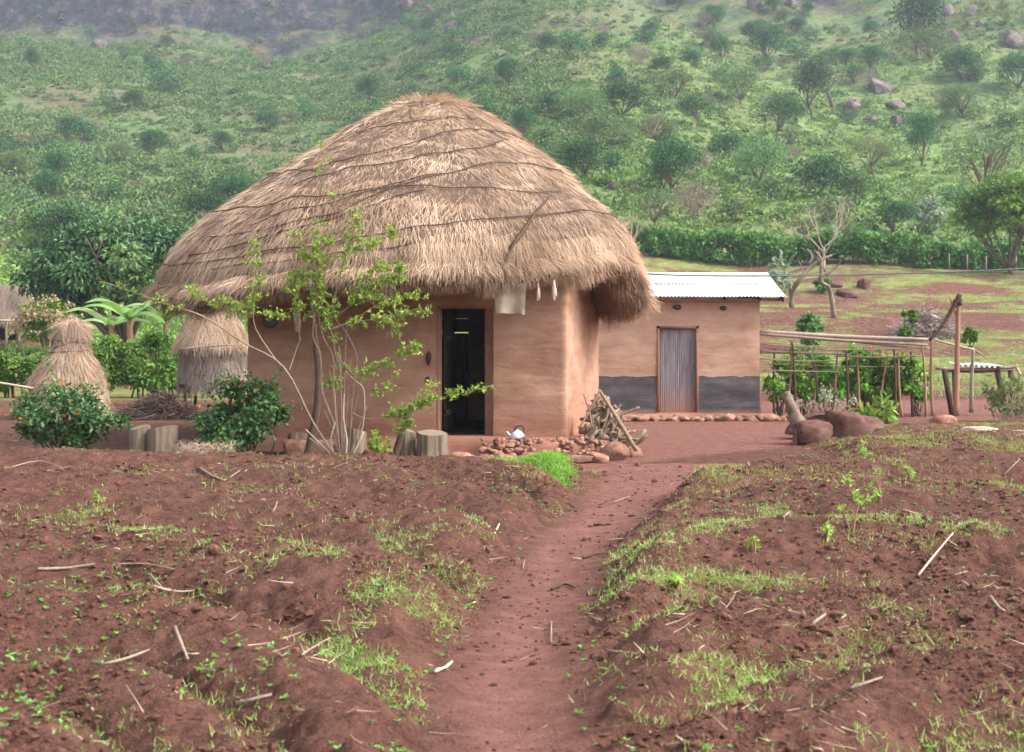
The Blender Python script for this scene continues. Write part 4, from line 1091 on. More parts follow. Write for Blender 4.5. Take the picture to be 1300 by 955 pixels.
for i, (xb, xt, yt) in enumerate(((431, 418, 470), (434, 431, 440), (437, 446, 455), (439, 455, 500), (436, 440, 410), (432, 411, 520), (441, 466, 515))):
    P = np.array(P3([(xb, 580), ((xb+xt)/2+RNG.uniform(-4, 4), (580+yt)/2), (xt, yt)], DS+RNG.uniform(-.15, .15))); P[0] = on(xb, DS)
    g = Geo(); tube(g, P, [.010, .007, .003], 6, 4, .6, rough=.05); part(sap, 'branch', g, m_twig)
for pts in ([(433, 582), (405, 562), (388, 545)], [(433, 583), (412, 570), (392, 556)], [(440, 583), (452, 570), (462, 548)], [(430, 583), (420, 560), (428, 530)], [(437, 583), (441, 560), (436, 530), (437, 500)]):
    P = np.array(P3(pts, DS)); P += RNG.normal(0, .02, P.shape)*[[0, 1, 0]]; P[0] = on(pts[0][0], DS)
    g = Geo(); tube(g, P, np.linspace(.016, .007, len(P)), 6, 3, .9); part(sap, 'bare_stem', g, m_pale)

# ================================================================== LEAFY BUSHES
def bush(name, c, rad, nleaf, L, W, mat, label, cat='bush', group=None, nst=14, flowers=0, clumps=40, seed=1, stem_mat=None, stem_name='stems', lift=.15, fl_mat=None, fl_name='flowers', inner=.35):
    rng = np.random.default_rng(seed); th = Thing(name, c, label, cat, group); rad = np.asarray(rad, float); c = np.asarray(c, float)
    cen = c+np.array([0, 0, rad[2]*(.95+lift)])
    cd = rdirs(clumps, rng); cd[:, 2] = np.where(cd[:, 2] < -.93, -cd[:, 2], cd[:, 2]); cr = rng.uniform(inner, 1, clumps)[:, None]**.6
    cc = cen+cd*cr*rad*.82; cs = rng.uniform(.12, .34, clumps)*rad.mean()
    g = Geo()
    for i in range(nst):
        e = cc[rng.integers(clumps)]; s = c+np.array([rng.normal(0, rad[0]*.18), rng.normal(0, rad[1]*.18), -.05]); m_ = (s+e)/2+rng.normal(0, .08, 3)*rad.mean()
        tube(g, [s, m_, e], [.012*rad.mean()*1.4+.004, .009, .003], 5, 3, rng.uniform(.2, .8))
    part(th, stem_name, g, stem_mat or m_darkwood)
    g = Geo(); k_ = rng.integers(0, clumps, nleaf); d = rdirs(nleaf, rng); rr = rng.uniform(.35, 1.1, nleaf)[:, None]
    P = cc[k_]+d*rr*cs[k_][:, None]*np.array([1.1, 1.1, .85]); P[:, 2] = np.maximum(P[:, 2], c[2]+.03)
    out = unit((P-cen)/rad)
    tn = np.clip(rng.normal(.45, .22, nleaf)+rng.normal(0, .12, clumps)[k_], 0, 1)
    leaves(g, P, unit(rdirs(nleaf, rng)+out*.5+[0, 0, -.2]), unit(rdirs(nleaf, rng)*.7+out*.6+[0, 0, .8]), rng.uniform(.7, 1.25, nleaf)*L, rng.uniform(.8, 1.2, nleaf)*W, tn, 0, .12, .15)
    # shoots breaking the outline
    ns = clumps//2
    for i in range(ns):
        a = cc[rng.integers(clumps)]; o_ = unit((a-cen)/rad); tip = a+(o_+[0, 0, .35])*rng.uniform(.15, .55)*rad.mean()
        m_ = 12; q = rng.random(m_)[:, None]; leaves(g, a+(tip-a)*q, unit(rdirs(m_, rng)+o_*.4), rdirs(m_, rng)+[0, 0, 1], L*.8, W*.8, rng.uniform(.5, 1, m_))
    part(th, 'foliage', g, mat)
    for i in range(flowers):
        d = rdirs(1, rng)[0]; d[2] = abs(d[2]); d[1] = -abs(d[1]) if i % 4 else d[1]; p = cen+unit(d)*rad*rng.uniform(.93, 1.08)
        g = Geo(); k_ = 9; dd = unit(rdirs(k_, rng)*.8+[0, -.3, .8]); leaves(g, p+rdirs(k_, rng)*.01, dd, rdirs(k_, rng), .022, .018, rng.random(k_)); part(th, 'flower', g, m_orange)
    return th
bush('flowering_bush', on(84, 18.6), (.84, .6, .47), 3600, .074, .046, m_lantana, 'left orange-flowered green bush in front of the haystack', flowers=9, clumps=46, seed=3, nst=26)
bush('flowering_bush', on(303, 18.4), (.74, .6, .52), 4000, .074, .046, m_lantana, 'rounded orange-flowered green bush against the left part of the hut', flowers=10, clumps=48, seed=4, nst=26)
bush('leafy_weed', on(485, 18.2), (.20, .18, .22), 200, .07, .04, m_sap, 'low broad-leaved weed between the sapling foot and the leaning stake', 'weed', clumps=14, seed=5, nst=6)
g = Geo(); c0 = on(262, 17.9); 
for q in range(900):
    pass
n = 1500; P = c0+np.stack([RNG.uniform(-.35, .35, n), RNG.uniform(-.2, .2, n), RNG.uniform(.02, .24, n)], -1); ribbons(g, P, rdirs(n)+[0, 0, .2], rdirs(n), RNG.uniform(.05, .16, n), .007, .0, .02, np.clip(RNG.normal(.6, .2, n), 0, 1))
tag(g.build('dry_grass_clump', m_hay, loc=c0), 'pale clump of dried grass under the right flowering bush', 'dry grass')

# ================================================================== HAYSTACK
hc = on(84, 27.6); hay = Thing('haystack', hc, 'conical straw stack bound at the neck, behind the left flowering bush', 'haystack')
hp_z = np.array([-.05, .15, .5, .85, 1.12, 1.35, 1.48, 1.62, 1.78, 1.88, 1.94]); hp_r = np.array([.80, .76, .70, .60, .45, .31, .26, .23, .24, .19, .06])
def hay_pt(a, z, off=0):
    r = np.interp(z, hp_z, hp_r)+off; dr = (np.interp(z+.03, hp_z, hp_r)-np.interp(z-.03, hp_z, hp_r))/.06
    r = r*(1+.09*noise3(np.cos(a)*2, np.sin(a)*2, z*1.5, 240)); lean = .10*np.clip(z-.8, 0, 2)
    P = np.stack([hc[0]+lean+r*np.cos(a), hc[1]+r*np.sin(a), hc[2]+z], -1)
    N = unit(np.stack([np.cos(a), np.sin(a), -dr], -1)); T = unit(np.stack([dr*np.cos(a), dr*np.sin(a), np.ones_like(a)], -1)); return P, N, -T
a = np.arange(60)/60*2*PI; g = Geo(); V = np.stack([hay_pt(a, np.full(60, z))[0] for z in np.linspace(-.05, 1.97, 40)], 1); g.add(V.reshape(-1, 3), grid_faces(60, 40, True)); part(hay, 'core', g, m_under)
g = Geo(); n = 22000; a = RNG.random(n)*2*PI; z = RNG.random(n)**1.3*1.95; P, N, T = hay_pt(a, z); 
D = T+np.stack([-np.sin(a), np.cos(a), 0*a], -1)*(RNG.normal(0, .3, n)+.5*noise3(np.cos(a)*3, np.sin(a)*3, z*3, 241))[:, None]+N*RNG.normal(.06, .12, n)[:, None]
ribbons(g, P, D, N, RNG.uniform(.15, .4, n), RNG.uniform(.006, .012, n), RNG.uniform(0, .05, n), .03, np.clip(RNG.normal(.5, .2, n)+.3*noise3(np.cos(a)*5, np.sin(a)*5, z*5, 242), 0, 1))
n = 1200; a = RNG.random(n)*2*PI; P, N, T = hay_pt(a, RNG.uniform(1.75, 1.95, n)); ribbons(g, P, -T+rdirs(n)*.5, N, RNG.uniform(.06, .16, n), .008, .03, .04)
part(hay, 'straw', g, m_hay)
for z, tl in ((1.30, .02), (1.50, -.03), (1.44, .10)):
    a = np.linspace(0, 2*PI, 40); P, N, T = hay_pt(a, z+tl*np.cos(a), .03); g = Geo(); tube(g, P, .012, 5, 1, .4, cap=False); part(hay, 'binding_rope', g, m_rope)

# ================================================================== GRANARY behind the hut
gc = np.array([-6.02, 28.6, gz(-6.02, 28.6)]); gra = Thing('granary', gc, 'small raised store wrapped in drooping grey thatch, left behind the big hut', 'granary')
def cone_thatch(name, c, z0, z1, r0, r1, n, mat, seedv, dl=(.15, .4), parent=gra, pw=1.0):
    a = np.arange(48)/48*2*PI; g = Geo(); rows = []
    for q in np.linspace(0, 1, 12): rows.append(np.stack([c[0]+(r1+(r0-r1)*q**pw-.03)*np.cos(a), c[1]+(r1+(r0-r1)*q**pw-.03)*np.sin(a), 0*a+c[2]+z1+(z0-z1)*q], -1))
    V = np.stack(rows, 1); g.add(V.reshape(-1, 3), grid_faces(48, 12, True), None, .3)
    a = RNG.random(n)*2*PI; q = RNG.random(n)**.7*.92; r = r1+(r0-r1)*q**pw; P = np.stack([c[0]+r*np.cos(a), c[1]+r*np.sin(a), c[2]+z1+(z0-z1)*q], -1)
    s = unit(np.array([r0-r1, z0-z1])); D = np.stack([s[0]*np.cos(a), s[0]*np.sin(a), 0*a+s[1]], -1); N = np.stack([-s[1]*np.cos(a), -s[1]*np.sin(a), 0*a+s[0]], -1)
    D = D+np.stack([-np.sin(a), np.cos(a), 0*a], -1)*(RNG.normal(0, .22, n)+.4*noise3(np.cos(a)*3, np.sin(a)*3, q*3, seedv))[:, None]
    ribbons(g, P, D, N, RNG.uniform(*dl, n), RNG.uniform(.007, .014, n), RNG.uniform(0, .06, n), .03, np.clip(RNG.normal(.5, .2, n)+.35*noise3(np.cos(a)*4, np.sin(a)*4, q*4, seedv+1), 0, 1))
    return part(parent, name, g, mat)
cone_thatch('roof_thatch', gc, 1.40, 2.75, .74, .12, 11000, m_hay, 250)
cone_thatch('skirt_thatch', gc, .66, 1.52, .66, .62, 9000, m_straw2, 255)
for sx in (-1, 1):
    for sy in (-1, 1):
        g = Geo(); tube(g, [gc+np.array([sx*.45, sy*.45, -.1]), gc+np.array([sx*.43, sy*.45, 1.5])], .035, 7, 1, .4); part(gra, 'leg', g, m_darkwood)
g = Geo(); box(g, gc+np.array([0, 0, .62]), (1.1, 1.1, .06), 0, .4); part(gra, 'platform', g, m_darkwood)
g = Geo(); P = P3([(224, 444), (260, 440), (308, 437)], 27.75); tube(g, P, .016, 6, 2, .9); part(gra, 'binding_pole', g, m_pole)
for pts in ([(228, 466), (236, 455)], [(237, 530), (238, 465)]):
    pass

# ================================================================== LEFT HEDGE
def hedge(name, x0, x1, y, h, depth, n, L, W, mat, label, seed, z_low=.35, stemsn=60, blk=None, dxy=0):
    rng = np.random.default_rng(seed); c = np.array([(x0+x1)/2, y, gz((x0+x1)/2, y)]); th = Thing(name, c, label, 'hedge')
    k_ = max(40, int((x1-x0)*h*16)); cx = rng.uniform(x0, x1, k_); top = h*(1-(.28*(cx < -11.2) if seed == 260 else 0)+.09*noise2(cx*.55, cx*0, seed)+.05*noise2(cx*2.2, cx*0, seed+1)); cz = z_low*h+(top*.93-z_low*h)*rng.random(k_)
    yy = y+dxy*(cx-x0)
    cc = np.stack([cx, yy+rng.normal(0, depth*.35, k_), H(cx, yy)+cz], -1); cs = rng.uniform(.08, .19, k_)*h
    g = Geo(); i = rng.integers(0, k_, n); d = rdirs(n, rng)
    P = cc[i]+d*(rng.uniform(.4, 1.1, n)*cs[i])[:, None]; tn = np.clip(rng.normal(.5, .2, n)+rng.normal(0, .15, k_)[i], 0, 1)
    leaves(g, P, unit(d+rdirs(n, rng)+[0, 0, -.3]), unit(rdirs(n, rng)*.8+[0, -.4, .8]), rng.uniform(.7, 1.3, n)*L, rng.uniform(.7, 1.3, n)*W, tn, 0, .1, .15)
    part(th, 'foliage', g, mat)
    g = Geo()
    for j in range(stemsn):
        x = rng.uniform(x0, x1); yv = y+dxy*(x-x0); z = gz(x, yv); tube(g, [(x, yv, z-.05), (x+rng.normal(0, .06), yv+rng.normal(0, .08), z+h*.35), (x+rng.normal(0, .15), yv+rng.normal(0, .1), z+h*.8)], [.03*h/1.7, .025*h/1.7, .01], 5, 2, rng.uniform(.2, .8))
    part(th, 'stems', g, m_bark); return th
hedge('hedge', -17, -7.7, 37.0, 1.5, .45, 64000, .10, .065, m_hedge, 'bright green leafy hedge behind the haystack on the left', 260, .28, 70)
# ================================================================== TREES
def tree_geo(seed, h, w, trunk_r, ncl, nleaf, L, W, base=.28, flat=.6, lean=0., spread=.9, cl=(.16, .3), dens=1.0, open_=0.0, limbs=None, dirj=.6, droop=0.):
    """returns (trunk geometry, crown geometry) of a tree standing at the origin"""
    rng = np.random.default_rng(seed); tr = Geo(); cr = Geo()
    fork = np.array([lean*h*.3, rng.normal(0, .02)*h, h*base])
    tube(tr, [(0, 0, -.15), (lean*h*.08+rng.normal(0, .01)*h, 0, h*base*.5), fork], [trunk_r*1.35, trunk_r, trunk_r*.8], 8, 3, .5, rough=.06, seed=seed)
    cz = h*(base+(1-base)*.52); rz = h*(1-base)*.5; rx = w/2
    cd = rdirs(ncl, rng); cd[:, 2] = np.where(cd[:, 2] < -.6, -cd[:, 2], cd[:, 2])
    rad = rng.uniform(.45+open_, .92, ncl)[:, None]
    cc = np.array([lean*h*.45, 0, cz])+cd*rad*np.array([rx, rx*.9, rz])*spread
    cc[:, 2] = cz+(cc[:, 2]-cz)*(1-.35*(1-flat)); cs = rng.uniform(*cl, ncl)*w*.75
    for j in range(limbs or min(ncl, 9)):
        e = cc[j]; m_ = fork+(e-fork)*.5+rng.normal(0, .05, 3)*h*.6; m_[2] -= .02*h
        tube(tr, [fork-[0, 0, .02*h], m_, e], [trunk_r*.55, trunk_r*.35, trunk_r*.08], 6, 3, .5, rough=.05, seed=seed+j)
        for q in range(2):
            e2 = e+rng.normal(0, .09, 3)*w; tube(tr, [m_, (m_+e2)/2+rng.normal(0, .03, 3)*w, e2], [trunk_r*.25, trunk_r*.15, trunk_r*.05], 5, 2, .5)
    if nleaf:
        k_ = rng.choice(ncl, nleaf, p=cs**2/(cs**2).sum()); d = rdirs(nleaf, rng)
        P = cc[k_]+d*(rng.uniform(.35, 1.12, nleaf)*cs[k_])[:, None]*np.array([1.1, 1.1, .72])
        tn = np.clip(rng.normal(.5, .18, nleaf)+rng.normal(0, .16, ncl)[k_], 0, 1)
        leaves(cr, P, unit(rdirs(nleaf, rng)*dirj+d+[0, 0, -.1-droop]), unit(rdirs(nleaf, rng)*.8+d*.4+[0, 0, .7]), rng.uniform(.7, 1.3, nleaf)*L, rng.uniform(.7, 1.3, nleaf)*W, tn, 0, .12, .1+droop*.3)
    return tr, cr
TEMPL = {}
def template(key, leaf, bark, cname='crown', **kw):
    TEMPL[key] = (tree_geo(**kw), leaf, bark, cname, kw['h'], kw['w'])
template('round', m_treeA, m_bark, seed=1, h=6, w=6, trunk_r=.16, ncl=32, nleaf=3600, L=.25, W=.17, base=.13)
template('umbrella', m_treeA, m_bark, seed=2, h=6, w=7.5, trunk_r=.15, ncl=26, nleaf=3000, L=.24, W=.16, base=.28, flat=.2, lean=.15)
template('tall', m_treeA, m_bark, seed=3, h=8, w=6, trunk_r=.18, ncl=34, nleaf=3800, L=.26, W=.17, base=.13, lean=-.1)
template('olive', m_treeB, m_bark, seed=4, h=6, w=7, trunk_r=.15, ncl=32, nleaf=3200, L=.24, W=.15, base=.13, open_=.1)
template('pale', m_treeC, m_bark, seed=5, h=6, w=8, trunk_r=.16, ncl=24, nleaf=2200, L=.22, W=.13, base=.30, flat=.25, lean=.1, cl=(.12, .24))
template('airy', m_treeB, m_bark, seed=6, h=7, w=7, trunk_r=.11, ncl=20, nleaf=900, L=.24, W=.14, base=.3, open_=.25, cl=(.10, .2), limbs=18)
template('shrub', m_treeA, m_bark, seed=7, h=2.4, w=3.4, trunk_r=.05, ncl=16, nleaf=750, L=.24, W=.15, base=.06, flat=.5)
template('shrub2', m_treeB, m_bark, seed=8, h=2.2, w=3.2, trunk_r=.05, ncl=14, nleaf=700, L=.22, W=.14, base=.06, flat=.5)
template('shrub3', m_treeC, m_bark, seed=9, h=2.0, w=3.4, trunk_r=.05, ncl=14, nleaf=650, L=.22, W=.12, base=.06, flat=.4)
template('drybush', m_brown, m_barkpale, seed=10, h=2.6, w=3.6, trunk_r=.06, ncl=20, nleaf=800, L=.34, W=.05, base=.1, flat=.5, limbs=18)
template('longbush', m_treeA, m_bark, seed=12, h=2.6, w=4.6, trunk_r=.06, ncl=18, nleaf=900, L=.25, W=.16, base=.05, flat=.3)
FIRST = {}
def put_tree(key, c, hgt, wid, name, label, group=None, rz=None, cat='tree'):
    (tr, cr), leaf, bark, cname, h, w = TEMPL[key]
    sc = (wid/w, wid/w, hgt/h); rz = RNG.uniform(0, 6.28) if rz is None else rz
    fk = (key, name)
    if fk not in FIRST:
        e = empty(name, tuple(c), label, cat, group); e.rotation_euler = (0, 0, rz); e.scale = sc
        if (key,) in FIRST:
            t0, c0_ = FIRST[(key,)]
            t = t0.copy(); c1 = c0_.copy(); COL.objects.link(t); COL.objects.link(c1); t.parent = e; c1.parent = e
        else:
            t = tr.build('trunk', bark, e); c1 = cr.build(cname, leaf, e); FIRST[(key,)] = (t, c1)
        FIRST[fk] = e; KIDS[e.name] = [t, c1]; KIDS_ROOT[fk] = [t, c1]; return e
    e = empty(name, tuple(c), label, cat, group); e.rotation_euler = (0, 0, rz); e.scale = sc
    for o_ in KIDS_ROOT[fk]:
        d = o_.copy(); d.parent = e; COL.objects.link(d)
    return e
KIDS_ROOT = {}
def hill_tree(key, px, py, hpx, wpx, label, name='savanna_tree', cat='tree', rz=None):
    c = hit(px, py); D = c[1]
    return put_tree(key, c-[0, 0, .1], hpx/F*D, wpx/F*D, name, label, None, rz, cat)
T_ = [
 ('tall', 978, 84, 58, 54, 'dark green tree standing high on the right hillside above the leaning bare one', 0.3),
 ('tall', 1030, 146, 78, 58, 'tall dark tree on the right slope, just left of the bare leaning tree', 1.4),
 ('umbrella', 985, 184, 68, 72, 'dark flat-topped tree with dense spreading crown in mid slope', 0.2),
 ('umbrella', 888, 166, 50, 58, 'small dark umbrella-shaped tree left of the dark flat-topped one', 3.6),
 ('olive', 940, 132, 50, 60, 'greyish green rounded tree left of the tall dark trees', 1.0),
 ('pale', 1108, 226, 58, 84, 'pale green umbrella tree alone on the bright slope', 3.3),
 ('olive', 962, 238, 66, 88, 'broad olive-green tree below the dark flat-topped tree', 2.0),
 ('round', 925, 205, 40, 44, 'small green tree beside the broad olive-green one', 2.9),
 ('airy', 1253, 282, 128, 150, 'large thin-crowned tree with pale leaves at the right of the slope', 0.7),
 ('round', 1165, 72, 95, 78, 'tall dense dark tree near the top right beneath the grey outcrop', 2.0),
 ('olive', 1182, 78, 46, 62, 'rounded green tree in front of the dense dark one at top right', 4.0),
 ('round', 1222, 106, 50, 66, 'dense dark tree below the grey rock outcrop', 4.6),
 ('round', 1292, 116, 52, 62, 'dark tree cut by the right edge of the view high on the slope', 1.0),
 ('tall', 1168, 214, 78, 50, 'narrow dark green tree above the thin-crowned one', 3.0),
 ('olive', 1222, 148, 44, 74, 'wide olive tree on the right slope under the outcrop', 5.0),
 ('drybush', 882, 286, 60, 78, 'brown leafless thicket at the foot of the slope, right of the thatched roof', 1.0),
 ('airy', 832, 300, 66, 70, 'thin olive tree close to the right edge of the thatched roof', 2.0),
 ('round', 738, 232, 62, 66, 'rounded dark tree just beyond the right slope of the thatch', .5),
 ('round', 790, 152, 52, 72, 'dark rounded tree above the hut, right of its apex', 1.5),
 ('olive', 735, 158, 48, 74, 'green spreading tree right of the thatch apex', 2.5),
 ('olive', 762, 196, 58, 84, 'broad green tree between the thatch edge and the grey leaning one', 3.5),
 ('round', 664, 176, 44, 40, 'small dark tree peeping over the right shoulder of the thatch', 4.5),
 ('airy', 833, 192, 50, 66, 'grey open-crowned tree with dark leaning trunk in mid slope', 5.5),
 ('olive', 858, 126, 40, 60, 'small green tree on the middle slope right of the thatch', .5),
 ('round', 840, 96, 26, 34, 'small dark tree high on the slope right of the thatch apex', .9),
 ('round', 262, 288, 50, 76, 'dense dark tree right behind the left slope of the thatch', 1.1),
 ('round', 300, 262, 44, 56, 'dark rounded tree touching the left slope of the thatch', 2.1),
 ('round', 70, 236, 50, 44, 'bright-topped tree low on the hazy left slope', 3.1),
 ('olive', 18, 228, 40, 48, 'grey green tree at the left edge of the hazy slope', 4.1),
 ('tall', 42, 92, 34, 26, 'small tree high on the left under the cliff', 5.1),
 ('longbush', 215, 118, 32, 62, 'long dark clump of trees in the upper left slope', .2),
 ('round', 340, 168, 30, 40, 'green tree on the left slope above the thatch edge', 1.2),
 ('round', 168, 142, 30, 34, 'small dark tree in the middle of the left slope', 2.2),
 ('longbush', 60, 292, 30, 60, 'low spreading tree above the far thatched house', 3.2),
 ('olive', 150, 210, 34, 46, 'olive tree in the lower middle of the left slope', 4.2),
 ('round', 1010, 46, 26, 36, 'small round tree near the top of the right slope', 2.2),
 ('olive', 905, 60, 24, 40, 'grey green tree near the top centre right of the slope', 3.2),
 ('round', 1135, 300, 50, 60, 'rounded green tree just above the far hedge', 3.2),
 ('olive', 1075, 318, 36, 56, 'low olive tree behind the pale bare one above the far hedge', 3.7),
 ('round', 915, 330, 40, 70, 'rounded green tree behind the ridge of the zinc roof', 3.9),
]
for key, px, py, hp_, wp_, lab, rz in T_: hill_tree(key, px, py, hp_, wp_, lab, rz=rz)
# bushes spread over the hill, all of a kind
cnt = 0
while cnt < 225:
    y = 92+205*RNG.random()**.8; sx = RNG.uniform(-.40, .40); x = sx*y
    if noise2(np.array([x*.05]), np.array([y*.05]), 270)[0] < -.25: continue
    z = gz(x, y); py = 430-(z-EYE)/y*F; px = 650+sx*F
    if 300 < px < 700 and py > 215 or py < -40: continue
    key = ['shrub', 'shrub2', 'shrub3', 'drybush', 'longbush', 'shrub', 'shrub2', 'round'][RNG.integers(8)]
    s = RNG.uniform(.7, 1.25); hh, ww = TEMPL[key][4]*s, TEMPL[key][5]*s
    if key == 'round': hh *= .6; ww *= .6
    if key == 'drybush': put_tree(key, (x, y, z-.1), hh, ww, 'dry_bush', 'brownish dry bush scattered over the hillside', 'dry bushes over the hillside', cat='bush')
    else: put_tree(key, (x, y, z-.1), hh, ww, 'hillside_bush', 'low green bush scattered over the hillside', 'green bushes over the hillside', cat='bush')
    cnt += 1
# scrub that nobody could count
def scrub(name, n, mat, ymin, ymax, smin, smax, per, L, W, sel, seed):
    rng = np.random.default_rng(seed); g = Geo(); tot = 0
    while tot < n:
        m_ = n*3; y = ymin+(ymax-ymin)*rng.random(m_)**.85; x = rng.uniform(-.62, .62, m_)*y
        keep = sel(x, y, rng); x = x[keep][:n-tot]; y = y[keep][:n-tot]; z = H(x, y); k_ = len(x)
        if not k_: continue
        s = (smin+(smax-smin)*rng.random(k_)**2)*(.75+.5*rng.random(k_)); tb = rng.normal(0, .22, k_)
        i = np.repeat(np.arange(k_), per); d = rdirs(k_*per, rng); d[:, 2] = np.abs(d[:, 2])
        P = np.stack([x, y, z-.1], -1)[i]+d*(s[i]*rng.uniform(.5, 1.1, len(i)))[:, None]*[1, 1, .75]
        leaves(g, P, unit(rdirs(len(i), rng)+d*.6), unit(rdirs(len(i), rng)*.7+d*.5+[0, 0, .6]), L*rng.uniform(.7, 1.3, len(i)), W*rng.uniform(.7, 1.3, len(i)), np.clip(rng.normal(.5, .15, len(i))+tb[i], 0, 1), 0, .1, .1)
        tot += k_
    return tag(g.build(name, mat), kind='stuff')
lside = lambda x, y: sstep(-.05, .10, x/y)
scrub('hillside_scrub', 15500, m_scrub, 92, 299, .45, 2.0, 62, .34, .23, lambda x, y, r: r.random(len(x)) < (1-.82*lside(x, y))*np.clip(.85+1.3*noise2(x*.06, y*.06, 280), .2, 1), 281)
scrub('bright_scrub', 5600, m_scrubR, 88, 230, .3, .85, 40, .28, .18, lambda x, y, r: r.random(len(x)) < (.15+.85*lside(x, y))*np.clip(.7+1.6*noise2(x*.08, y*.08, 282), .1, 1), 283)
scrub('herb_cover', 21000, m_scrubR, 86, 200, .12, .38, 12, .2, .13, lambda x, y, r: r.random(len(x)) < (.25+.75*lside(x, y)), 285)
scrub('valley_scrub', 2600, m_scrubR, 56, 93, .3, 1.0, 60, .2, .13, lambda x, y, r: (x < -.14*y) & (r.random(len(x)) < .9), 287)
scrub('high_scrub', 2600, m_scrub, 150, 298, .4, 1.1, 40, .36, .24, lambda x, y, r: x < .12*y, 288)
scrub('cliff_scrub', 1500, m_scrub, 280, 335, .5, 1.8, 45, .36, .24, lambda x, y, r: x < -.02*y, 289)
# boulders on the slope
for i, (px, py, w, h, lab) in enumerate([(1117, 118, 28, 22, 'large dark boulder alone in the middle of the right slope'), (1080, 142, 22, 20, 'dark reddish boulder left of and below the largest one'),
        (1136, 139, 24, 12, 'flat pale boulder just below the largest one'), (1108, 155, 20, 10, 'low flat boulder under the pale flat one'), (1138, 160, 16, 18, 'small upright dark rock right of the low flat boulder'),
        (1004, 183, 16, 12, 'small grey rock right of the dark flat-topped tree'), (901, 210, 20, 12, 'pale grey rock on the green slope above the brown thicket'),
        (776, 240, 16, 10, 'dark rock beyond the right edge of the thatch'), (748, 252, 12, 8, 'small pale rock touching the right edge of the thatch'),
        (1022, 172, 20, 6, 'flat grey ledge among the bright grass in mid slope'), (1286, 60, 30, 26, 'reddish boulder at the top right'), (125, 60, 20, 12, 'pale rock under the cliff on the left'),
        (150, 128, 20, 12, 'pinkish rock in the upper left slope'), (16, 290, 26, 10, 'grey rocks low at the left edge'), (126, 205, 14, 10, 'small pinkish rock in the lower left slope')]):
    c = hit(px, py); D = c[1]; s = D/F
    stone('boulder', c+[0, 0, h*s*.25], (w*s/2, w*s/2.4, h*s*.62), 400+i, lab, None, m_boulder, 'boulder', box_=.4)
rk = []
for (cx, cy, n, lab) in ((1210, 36, 7, 'a'), (985, 22, 3, 'b'), (545, 20, 6, 'c')):
    for q in range(n):
        px = cx+RNG.uniform(-34, 34); py = cy+RNG.uniform(-24, 20); 
        if py < 2: py = 4
        c = hit(px, py); s = c[1]/F; w = RNG.uniform(10, 24)
        stone('outcrop_rock', c, (w*s/2, w*s/2, w*s*.75), 430+q, {'a': 'grey rock of the craggy outcrop at the top right', 'b': 'dark rock near the top of the slope above the tall dark trees', 'c': 'dark rock of the outcrop above the hut apex'}[lab], {'a': 'rocks of the top right outcrop', 'b': 'rocks above the tall dark trees', 'c': 'rocks of the outcrop above the hut'}[lab], m_boulder, 'rock', box_=.5)

# bare branching trees
def bare_tree(name, c, h, w, r, seed, label, mat, lean=0, depth=4, base=.35, up=.55, split=None):
    rng = np.random.default_rng(seed); th = Thing(name, c, label, 'tree'); g = Geo(); b = Geo(); c = np.asarray(c, float)
    def grow(g, p, d, L, r, lv):
        e = p+d*L; m_ = (p+e)/2+rng.normal(0, .05, 3)*L; tube(g, [p, m_, e], [r, r*.8, r*.62], 6 if lv < 2 else 4, 2, .5, rough=.05 if lv < 2 else 0)
        if lv >= depth: return
        for q in range(3 if lv < 3 else 2):
            nd = d+rng.normal(0, .48, 3)*[w/h*1.3, w/h, 1]+[0, 0, up*.35]; nd /= np.linalg.norm(nd)
            s = e if q < 2 else m_+(e-m_)*.5
            grow(g, s, nd, L*rng.uniform(.55, .8), r*rng.uniform(.5, .68), lv+1)
    fork = c+np.array([lean*h*base, 0, h*base]); tube(g, [c-[0, 0, .2], c+(fork-c)*.5+[rng.normal(0, .03)*h, 0, 0], fork], [r*1.3, r, r*.85], 8, 3, .5, rough=.06)
    part(th, 'trunk', g, mat)
    for q in range(4):
        a = q/4*2*PI+rng.uniform(0, 1); d = np.array([math.cos(a)*w/h*1.1+lean*.5, math.sin(a)*.5, 1]); d /= np.linalg.norm(d)
        gg = Geo(); grow(gg, fork+[0, 0, -.03*h*q], d, h*.27, r*.5, 1); part(th, 'limb', gg, mat)
    return th
def D_of(px, py): c = hit(px, py); return c
c = hit(1046, 338); D = c[1]; bare_tree('bare_tree', c, 104/F*D, 92/F*D, .085, 11, 'pale leafless tree with forking branches above the far hedge', m_barkpale, base=.22, depth=5)
c = hit(803, 328); D = c[1]; bare_tree('bare_tree', c, 60/F*D, 50/F*D, .07, 5, 'thin pale leafless tree beside the right edge of the thatch', m_barkpale)
c = hit(1058, 137); D = c[1]; bare_tree('bare_tree', c, 66/F*D, 60/F*D, .24, 7, 'dark twisted bare tree leaning left on the right slope', m_bark, lean=-.35, depth=4)
c = hit(1010, 330); bare_tree('bare_tree', c, 60/F*c[1], 40/F*c[1], .12, 9, 'brown leaning bare tree behind the zinc roof', m_bark, lean=.3)

